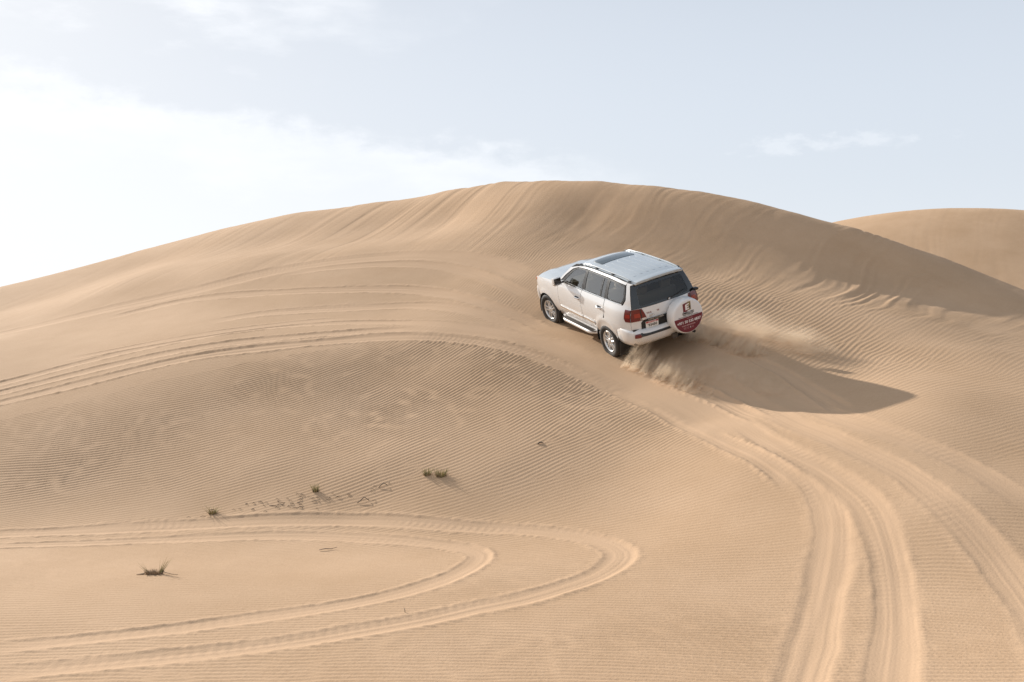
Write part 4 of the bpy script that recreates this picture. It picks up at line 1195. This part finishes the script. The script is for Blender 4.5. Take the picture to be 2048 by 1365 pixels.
def face_panel(name, poly, m, h, label=None, step=.06):
    # u to the right as read from behind, v up.  local axes: y -> car -x, x -> car +y (left) so right is -x
    return panel(name, poly, lambda u, v: Vector((-u, FY + h, v)), m, cov, up=(0, 1, 0), thick=.0012, step=step, label=label)


RR = SPR - .036
ch = -.004
a0 = math.asin(ch / RR)
seg_ = [(RR * math.cos(a), RR * math.sin(a)) for a in [math.pi - a0 + (2 * a0 + math.pi) * k / 40 for k in range(41)]]
face_panel('maroon_band', seg_, 'maroon', .0012)


def text_mesh(txt, size, bold=0.0, shear=0.0, thick=.001):
    cu = bpy.data.curves.new('lettering', 'FONT')
    cu.body = txt; cu.size = size; cu.align_x = 'CENTER'; cu.align_y = 'CENTER'; cu.offset = bold; cu.shear = shear
    cu.extrude = thick; cu.resolution_u = 3
    o = bpy.data.objects.new('lettering', cu); COL.objects.link(o)
    dg = bpy.context.evaluated_depsgraph_get(); dg.update()
    me = bpy.data.meshes.new_from_object(o.evaluated_get(dg))
    bpy.data.objects.remove(o); bpy.data.curves.remove(cu)
    return me


def face_text(txt, size, u, v, m, bold=0.0, shear=0.0, wide=1.0):
    me = text_mesh(txt, size, bold, shear)
    me.transform(Matrix.Translation((-u, FY + .0042, v)) @ Matrix(((-1, 0, 0, 0), (0, 0, 1, 0), (0, 1, 0, 0), (0, 0, 0, 1))) @ Matrix.Diagonal((wide, 1, 1, 1)))
    return link('lettering', me, m, cov, smooth=False)


# emblem: maroon block, white letter cut across, khaki block with a small dark figure
face_panel('emblem_block', [(-.115, .115), (-.005, .115), (-.005, .315), (-.115, .300)], 'maroon', .0012)
face_panel('emblem_block', [(.000, .135), (.085, .135), (.085, .325), (.000, .325)], 'khaki', .0012)
face_panel('emblem_letter', [(-.055, .145), (.040, .165), (.040, .190), (-.015, .178), (-.015, .205), (.030, .213), (.030, .236), (-.015, .227), (-.015, .255), (.045, .266), (.045, .290), (-.055, .272)], 'white_ink', .0028, step=.04)
face_panel('emblem_figure', [(.045, .165), (.052, .200), (.060, .165), (.066, .165), (.068, .205), (.080, .225), (.074, .238), (.064, .220), (.055, .232), (.044, .215), (.038, .165)], 'ink', .0040, step=.04)
face_text('EMIRATES', .068, .0, .083, 'ink', .0016, .12, .98)
face_text('Tours & Safari LLC', .032, .0, .046, 'ink', .0008)
face_text('Delivered Experience Through An Adventure', .022, .0, .016, 'ink', .0004, wide=1.25)
face_text('Desert Safari', .026, .03, -.040, 'pale_ink', .0003)
face_text('+971 50 532 6837', .083, .0, -.112, 'white_ink', .0016, wide=.98)
face_text('www.eatours.ae', .052, -.02, -.185, 'pale_ink', .0006)
face_text('Follow', .026, -.115, -.235, 'pale_ink', .0002)
face_text('us on', .026, -.115, -.262, 'pale_ink', .0002)
face_text('f', .052, .025, -.252, 'white_ink', .0012)


def ring(u, v, r, w, m, sq=False):
    n = 4 if sq else 20
    o = [(u + r * math.cos(2 * math.pi * (k + .5) / n), v + r * math.sin(2 * math.pi * (k + .5) / n)) for k in range(n)]
    i = [(u + (r - w) * math.cos(2 * math.pi * (k + .5) / n), v + (r - w) * math.sin(2 * math.pi * (k + .5) / n)) for k in range(n)]
    panel('print_ring', o, lambda a, b: Vector((-a, FY + .0028, b)), m, cov, holes=[i], up=(0, 1, 0), thick=.0012, step=.05)


ring(-.035, -.250, .022, .004, 'pale_ink'); ring(.085, -.248, .027, .005, 'pale_ink', True); ring(.205, -.165, .050, .006, 'ink')
face_text('10', .03, .205, -.165, 'pale_ink', .0002)
box_part('lock_boss', (.03, .12, SPR + .004), (.06, .07, .02), 'vinyl', cov, .008)


# lettering and badges on the tailgate and plate
def tail_text(txt, size, y, z, off, m, bold=0.0, wide=1.0, parent=tail):
    me = text_mesh(txt, size, bold)
    for v in me.vertices:
        yy = y - v.co.x * wide; zz = z + v.co.y
        v.co = Vector((rear_x(yy, zz) - off - v.co.z, yy, zz))
    return link('lettering', me, m, parent, smooth=False)


tail_text('VX.R', .047, .45, 1.115, .004, 'badge_red', .001, 1.15)
tail_text('V8', .047, .235, 1.115, .004, 'badge_red', .001, 1.15)
bm = bmesh.new()
for rx, rz in ((.058, .036), (.022, .034)):
    cx = rear_x(.40, 1.045) - .008
    tube(bm, [(cx, .40 + rx * math.cos(a), 1.045 + rz * math.sin(a)) for a in [2 * math.pi * k / 28 for k in range(29)]], .005, 6, False)
tube(bm, [(cx, .40 + .040 * math.cos(a), 1.064 + .015 * math.sin(a)) for a in [2 * math.pi * k / 28 for k in range(29)]], .004, 6, False)
from_bm('oval_badge', bm, 'chrome', tail)
tail_text('LAND CRUISER', .044, .32, .974, .0315, 'chrome', .0006, 1.25, gp)
tail_text('93450', .088, .405, .838, .0175, 'ink', .0020, .95, pl)
tail_text("'", .06, .535, .85, .0175, 'ink', .001, 1, pl)
tail_text('ABU DHABI', .030, .415, .911, .0200, 'white_ink', .0004, 1.2, pl)
# thick ribbed vent on the quarter pillar and a dark corner fin by the far tail lamp
box_part('corner_fin', (-2.46, -.80, 1.285), (.10, .10, .055), 'black', tail, .015)


# ------------------------------------------------------------------ desert grass
def grass_mat(name, a, b):
    m, n, l, p = mat(name)
    g = n.new("ShaderNodeTexCoord"); sep = n.new("ShaderNodeSeparateXYZ"); l.new(g.outputs["Generated"], sep.inputs[0])
    no = n.new("ShaderNodeTexNoise"); no.inputs["Scale"].default_value = 14
    l.new(g.outputs["Object"], no.inputs["Vector"])
    ad = n.new("ShaderNodeMath"); ad.operation = 'MULTIPLY_ADD'; ad.inputs[1].default_value = .6
    l.new(sep.outputs[2], ad.inputs[0]); l.new(no.outputs["Fac"], ad.inputs[2])
    r = n.new("ShaderNodeValToRGB"); r.color_ramp.elements[0].color = (*a, 1); r.color_ramp.elements[1].color = (*b, 1)
    r.color_ramp.elements[0].position = .35; r.color_ramp.elements[1].position = .95
    l.new(ad.outputs[0], r.inputs[0]); l.new(r.outputs[0], p.inputs["Base Color"])
    p.inputs["Roughness"].default_value = .8
    return m


GREEN = grass_mat('green_grass', (.17, .145, .065), (.36, .31, .13))
DRY = grass_mat('dry_stems', (.20, .14, .09), (.36, .26, .17))


def blades(name, n, spread, length, lean, m, parent, rng, width=.006, droop=.25, bias=(0, 0)):
    vs_, fs = [], []
    for _ in range(n):
        a = rng.uniform(0, 2 * math.pi); r = spread * math.sqrt(rng.random())
        bx, by = r * math.cos(a), r * math.sin(a) * .6
        L = length * rng.uniform(.45, 1.0); t = rng.uniform(.1, 1) * lean
        da = a + rng.uniform(-.6, .6)
        dx, dy = math.cos(da) * t + bias[0], math.sin(da) * t + bias[1]
        wa = rng.uniform(0, math.pi); wx, wy = math.cos(wa) * width, math.sin(wa) * width
        k = len(vs_)
        for i in range(5):
            q = i / 4
            px, py = bx + dx * L * q * (1 + droop * q), by + dy * L * q * (1 + droop * q)
            pz = L * (q - droop * lean * q * q * .6) - .02
            w = (1 - q) ** .7 + .06
            vs_ += [(px - wx * w, py - wy * w, pz), (px + wx * w, py + wy * w, pz)]
            if i:
                j = k + 2 * i
                fs.append((j - 2, j - 1, j + 1, j))
    me = bpy.data.meshes.new(name)
    me.from_pydata(vs_, [], fs)
    return link(name, me, m, parent)


def mound(parent, rx, ry, h, m, rng, name='sand_mound'):
    bm = bmesh.new()
    bmesh.ops.create_icosphere(bm, subdivisions=3, radius=1)
    for v in bm.verts:
        k = 1 + .18 * math.sin(v.co.x * 5.1 + 1) * math.cos(v.co.y * 4.3) + rng.uniform(-.06, .06)
        v.co = Vector((v.co.x * rx * k, v.co.y * ry * k, v.co.z * h * k))
    return from_bm(name, bm, m, parent)


SAND_M = bpy.data.materials['sand']
TUFTS = [
    # x, y, label, green blades, length, spread, lean, dry stems, dry length
    (-4.86, 13.45, 'largest grass tuft with a brown matted base and long thin blades', 26, .30, .04, .75, 260, .10),
    (-5.11, 16.90, 'wispy grass tuft at the left end of the dark twigs', 46, .20, .05, .95, 36, .10),
    (-3.44, 17.38, 'single upright grass tuft just above the dark twigs', 46, .19, .04, .38, 26, .09),
    (-1.50, 17.53, 'left one of the two grass tufts standing side by side', 50, .19, .045, .60, 30, .10),
    (-1.25, 17.46, 'right one of the two grass tufts, with a bare twig at its foot', 62, .20, .08, .55, 44, .11),
]
for i, (tx, ty, lab, n1_, L1, sp1, ln1, n2_, L2) in enumerate(TUFTS):
    rng = random.Random(50 + i)
    t = bpy.data.objects.new('grass_tuft', None)
    t.location = (tx, ty, ground_at(tx, ty)); t['label'] = lab; t['category'] = 'grass tuft'; t['group'] = 'grass tufts on the sand'
    COL.objects.link(t)
    if i == 0:
        b1_ = blades('green_blades', n1_, .02, .27, .35, GREEN, t, rng, .004, .3, (.35, 0)); b1_.location = (.08, 0, .03)
        b2_ = blades('green_blades', 7, .02, .22, .3, GREEN, t, rng, .004, .2, (-.75, 0)); b2_.location = (-.08, 0, .02)
        d_ = blades('dry_stems', n2_, .10, .10, .7, DRY, t, rng, .005, .3); d_.location = (0, 0, .0)
        bm = bmesh.new()
        tube(bm, [(-.09, 0, .03), (-.15, -.02, .012), (-.23, -.05, .01)], [.008, .009, .004], 6)
        from_bm('root', bm, DRY, t)
        bm = bmesh.new()
        tube(bm, [(.10, 0, .04), (.17, -.02, .025), (.25, -.04, .012), (.33, -.04, .006)], [.006, .005, .004, .002], 6)
        from_bm('root', bm, DRY, t)
    else:
        blades('green_blades', n1_, sp1, L1, ln1, GREEN, t, rng, .0055)
        blades('dry_stems', n2_, sp1 * 1.1, L2, 1.0, DRY, t, rng, .006)

# sticks and clods
BARK = simple('dark_bark', (.13, .10, .075), .85, noise=.1)


def stick(pts, rad, label, group=None):
    cx = sum(p[0] for p in pts) / len(pts); cy = sum(p[1] for p in pts) / len(pts)
    z0 = ground_at(cx, cy)
    bm = bmesh.new()
    tube(bm, [(x - cx, y - cy, ground_at(x, y) - z0 + h) for x, y, h in pts], rad, 6)
    o = from_bm('twig', bm, BARK, None, loc=(cx, cy, z0))
    o['label'] = label; o['category'] = 'twig'; o['group'] = 'fallen twigs'
    return o


stick([(-2.92, 14.97, .02), (-2.83, 15.0, .03), (-2.74, 15.02, .02), (-2.66, 15.06, .035)], [.004, .006, .005, .003], 'long thin twig lying alone between the two arms of the loop track')
stick([(-1.26, 11.66, -.01), (-1.265, 11.67, .025), (-1.28, 11.69, .05)], [.005, .004, .003], 'short twig standing up beside the lower arm of the loop track')
stick([(.47, 18.23, .0), (.50, 18.25, .018), (.54, 18.26, .015), (.58, 18.25, .005)], [.010, .016, .012, .005], 'small dark stub on the ripples below the car')
stick([(-2.33, 17.30, .01), (-2.25, 17.36, .05), (-2.18, 17.33, .02)], [.007, .008, .005], 'bent twig at the right end of the litter')
stick([(-2.64, 16.92, .01), (-2.53, 16.99, .06), (-2.44, 16.95, .015)], [.008, .009, .006], 'forked twig at the lower right of the litter')

rng = random.Random(9)
bm = bmesh.new()
for k in range(60):
    f_ = rng.random()
    x = -5.1 + 2.7 * f_ + rng.gauss(0, .22); y = 16.75 + .50 * f_ + rng.gauss(0, .14)
    if rng.random() < .55:
        x = rng.gauss(-3.75, .35); y = rng.gauss(17.10, .12)
    L = rng.uniform(.012, .045) * (1.8 if rng.random() < .12 else 1); a = rng.uniform(-.5, .5)
    z = ground_at(x, y)
    r_ = rng.uniform(.003, .007)
    tube(bm, [(x - L * math.cos(a), y - L * math.sin(a), z + .006), (x + rng.uniform(-.01, .01), y, z + .012 + rng.uniform(0, .012)), (x + L * math.cos(a), y + L * math.sin(a), z + .006)], [r_ * .6, r_, r_ * .5], 5)
o = from_bm('twig_litter', bm, BARK, None)
o['kind'] = 'stuff'; o['label'] = 'scatter of tiny dark twigs and bits around the grass tufts'

# ------------------------------------------------------------------ sand thrown up by the rear wheels
def spray(name, start, end, width, height, dens, seed, label, streak=(1.0, 1.0, 1.0), lean=.6, thr=(.46, .72), power=1.0, base_in=.15, lump=(1.9, -.42), wisp=(1.6, 1.2, .5)):
    a = Vector(start); b = Vector(end)
    ax = (b - a); L = ax.length; ax.normalize()
    upv = Vector((0, 0, 1)); sdv = upv.cross(ax).normalized(); upv = ax.cross(sdv)
    c = (a + b) / 2 + upv * (height * (.5 - base_in))
    mx = Matrix(((ax.x, sdv.x, upv.x, c.x), (ax.y, sdv.y, upv.y, c.y), (ax.z, sdv.z, upv.z, c.z), (0, 0, 0, 1)))
    bm = bmesh.new()
    box(bm, (0, 0, 0), (L, width, height))
    o = from_bm(name, bm, None, None, smooth=False)
    o.matrix_world = mx
    o['kind'] = 'stuff'; o['label'] = label
    m = bpy.data.materials.new(name); m.use_nodes = True
    nt = m.node_tree; n = nt.nodes; l = nt.links; n.clear()
    out = n.new("ShaderNodeOutputMaterial"); pv = n.new("ShaderNodeVolumePrincipled")
    pv.inputs["Color"].default_value = (.88, .735, .565, 1); pv.inputs["Anisotropy"].default_value = .15
    l.new(pv.outputs[0], out.inputs["Volume"])
    tc = n.new("ShaderNodeTexCoord"); sep = n.new("ShaderNodeSeparateXYZ"); l.new(tc.outputs["Object"], sep.inputs[0])

    def mt(op, p, q=None, r=None):
        k = n.new("ShaderNodeMath"); k.operation = op
        for i, v in enumerate((p, q, r)):
            if v is None:
                continue
            if isinstance(v, (int, float)):
                k.inputs[i].default_value = v
            else:
                l.new(v, k.inputs[i])
        return k.outputs[0]

    def sst(x, lo, hi):
        k = n.new("ShaderNodeMapRange"); k.interpolation_type = 'SMOOTHSTEP'; l.new(x, k.inputs["Value"])
        for key, v in (("From Min", lo), ("From Max", hi)):
            if isinstance(v, (int, float)):
                k.inputs[key].default_value = v
            else:
                l.new(v, k.inputs[key])
        return k.outputs["Result"]
    X = mt('MULTIPLY_ADD', sep.outputs[0], 1 / L, .5)               # 0 at the wheel, 1 at the far end
    Z = mt('MULTIPLY_ADD', sep.outputs[2], 1 / height, .5)          # 0 bottom, 1 top
    Y = mt('MULTIPLY', sep.outputs[1], 2 / width)

    def nz(sx, sy, sz, off, detail=5.0, rough=.6):
        cb = n.new("ShaderNodeCombineXYZ")
        sh = mt('MULTIPLY_ADD', sep.outputs[2], -lean, sep.outputs[0])
        l.new(mt('MULTIPLY_ADD', sh, sx, off), cb.inputs[0]); l.new(mt('MULTIPLY', sep.outputs[1], sy), cb.inputs[1]); l.new(mt('MULTIPLY', sep.outputs[2], sz), cb.inputs[2])
        t = n.new("ShaderNodeTexNoise"); t.inputs["Scale"].default_value = 1; t.inputs["Detail"].default_value = detail; t.inputs["Roughness"].default_value = rough
        l.new(cb.outputs[0], t.inputs["Vector"])
        return t.outputs["Fac"]
    big = nz(*wisp, seed, 3.0)
    fine = nz(6.0 * streak[0], 5.0 * streak[1], 2.2 * streak[2], seed + 9.3, 6.0, .65)
    env = mt('MULTIPLY', sst(X, 0.0, .16), sst(X, 1.0, .6))
    top = mt('MULTIPLY', mt('MULTIPLY_ADD', big, *lump), mt('MULTIPLY_ADD', env, .9, .12))
    zf = sst(Z, top, 0.0)
    yoff = mt('MULTIPLY_ADD', big, 1.2, mt('ADD', Y, -.6))
    yf = sst(mt('ABSOLUTE', yoff), .85, .05)
    d = mt('MULTIPLY', mt('MULTIPLY', env, mt('POWER', zf, power)), mt('MULTIPLY', yf, sst(fine, thr[0], thr[1])))
    edge = mt('MULTIPLY', mt('MULTIPLY', sst(Z, 1.0, .8), sst(mt('ABSOLUTE', Y), 1.0, .8)), 1.0)
    l.new(mt('MULTIPLY', mt('MULTIPLY', d, edge), dens), pv.inputs["Density"])
    o.data.materials.append(m)
    return o


spray('sand_spray', (2.42, 22.10, 2.52), (4.45, 19.55, 1.66), .85, 1.1, 60.0, 3.1, 'feathery curtain of sand thrown up behind the near rear wheel', (1.5, 1.2, .8), .45)
spray('sand_spray', (4.00, 22.75, 3.02), (5.75, 21.0, 2.40), .95, 1.05, 60.0, 17.7, 'dense sand fan thrown up behind the far rear wheel', (1.4, 1.2, .8), .4)
spray('sand_cloud', (4.05, 23.05, 3.14), (7.60, 21.7, 2.62), 2.2, 1.2, 7.5, 29.2, 'pale dust cloud drifting to the right of the car', (.30, .9, 1.5), .25, (.38, .74), 1.0, .10, (1.3, .05), (.7, 1.6, 1.2))
spray('sand_cloud', (3.30, 21.55, 2.40), (6.60, 18.9, 1.55), 1.6, .65, 5.0, 41.0, 'thin dust veil hanging over the car shadow', (.45, .8, 1.2), .2, (.38, .74), 1.0, .10, (1.3, .05), (.8, 1.4, 1.2))
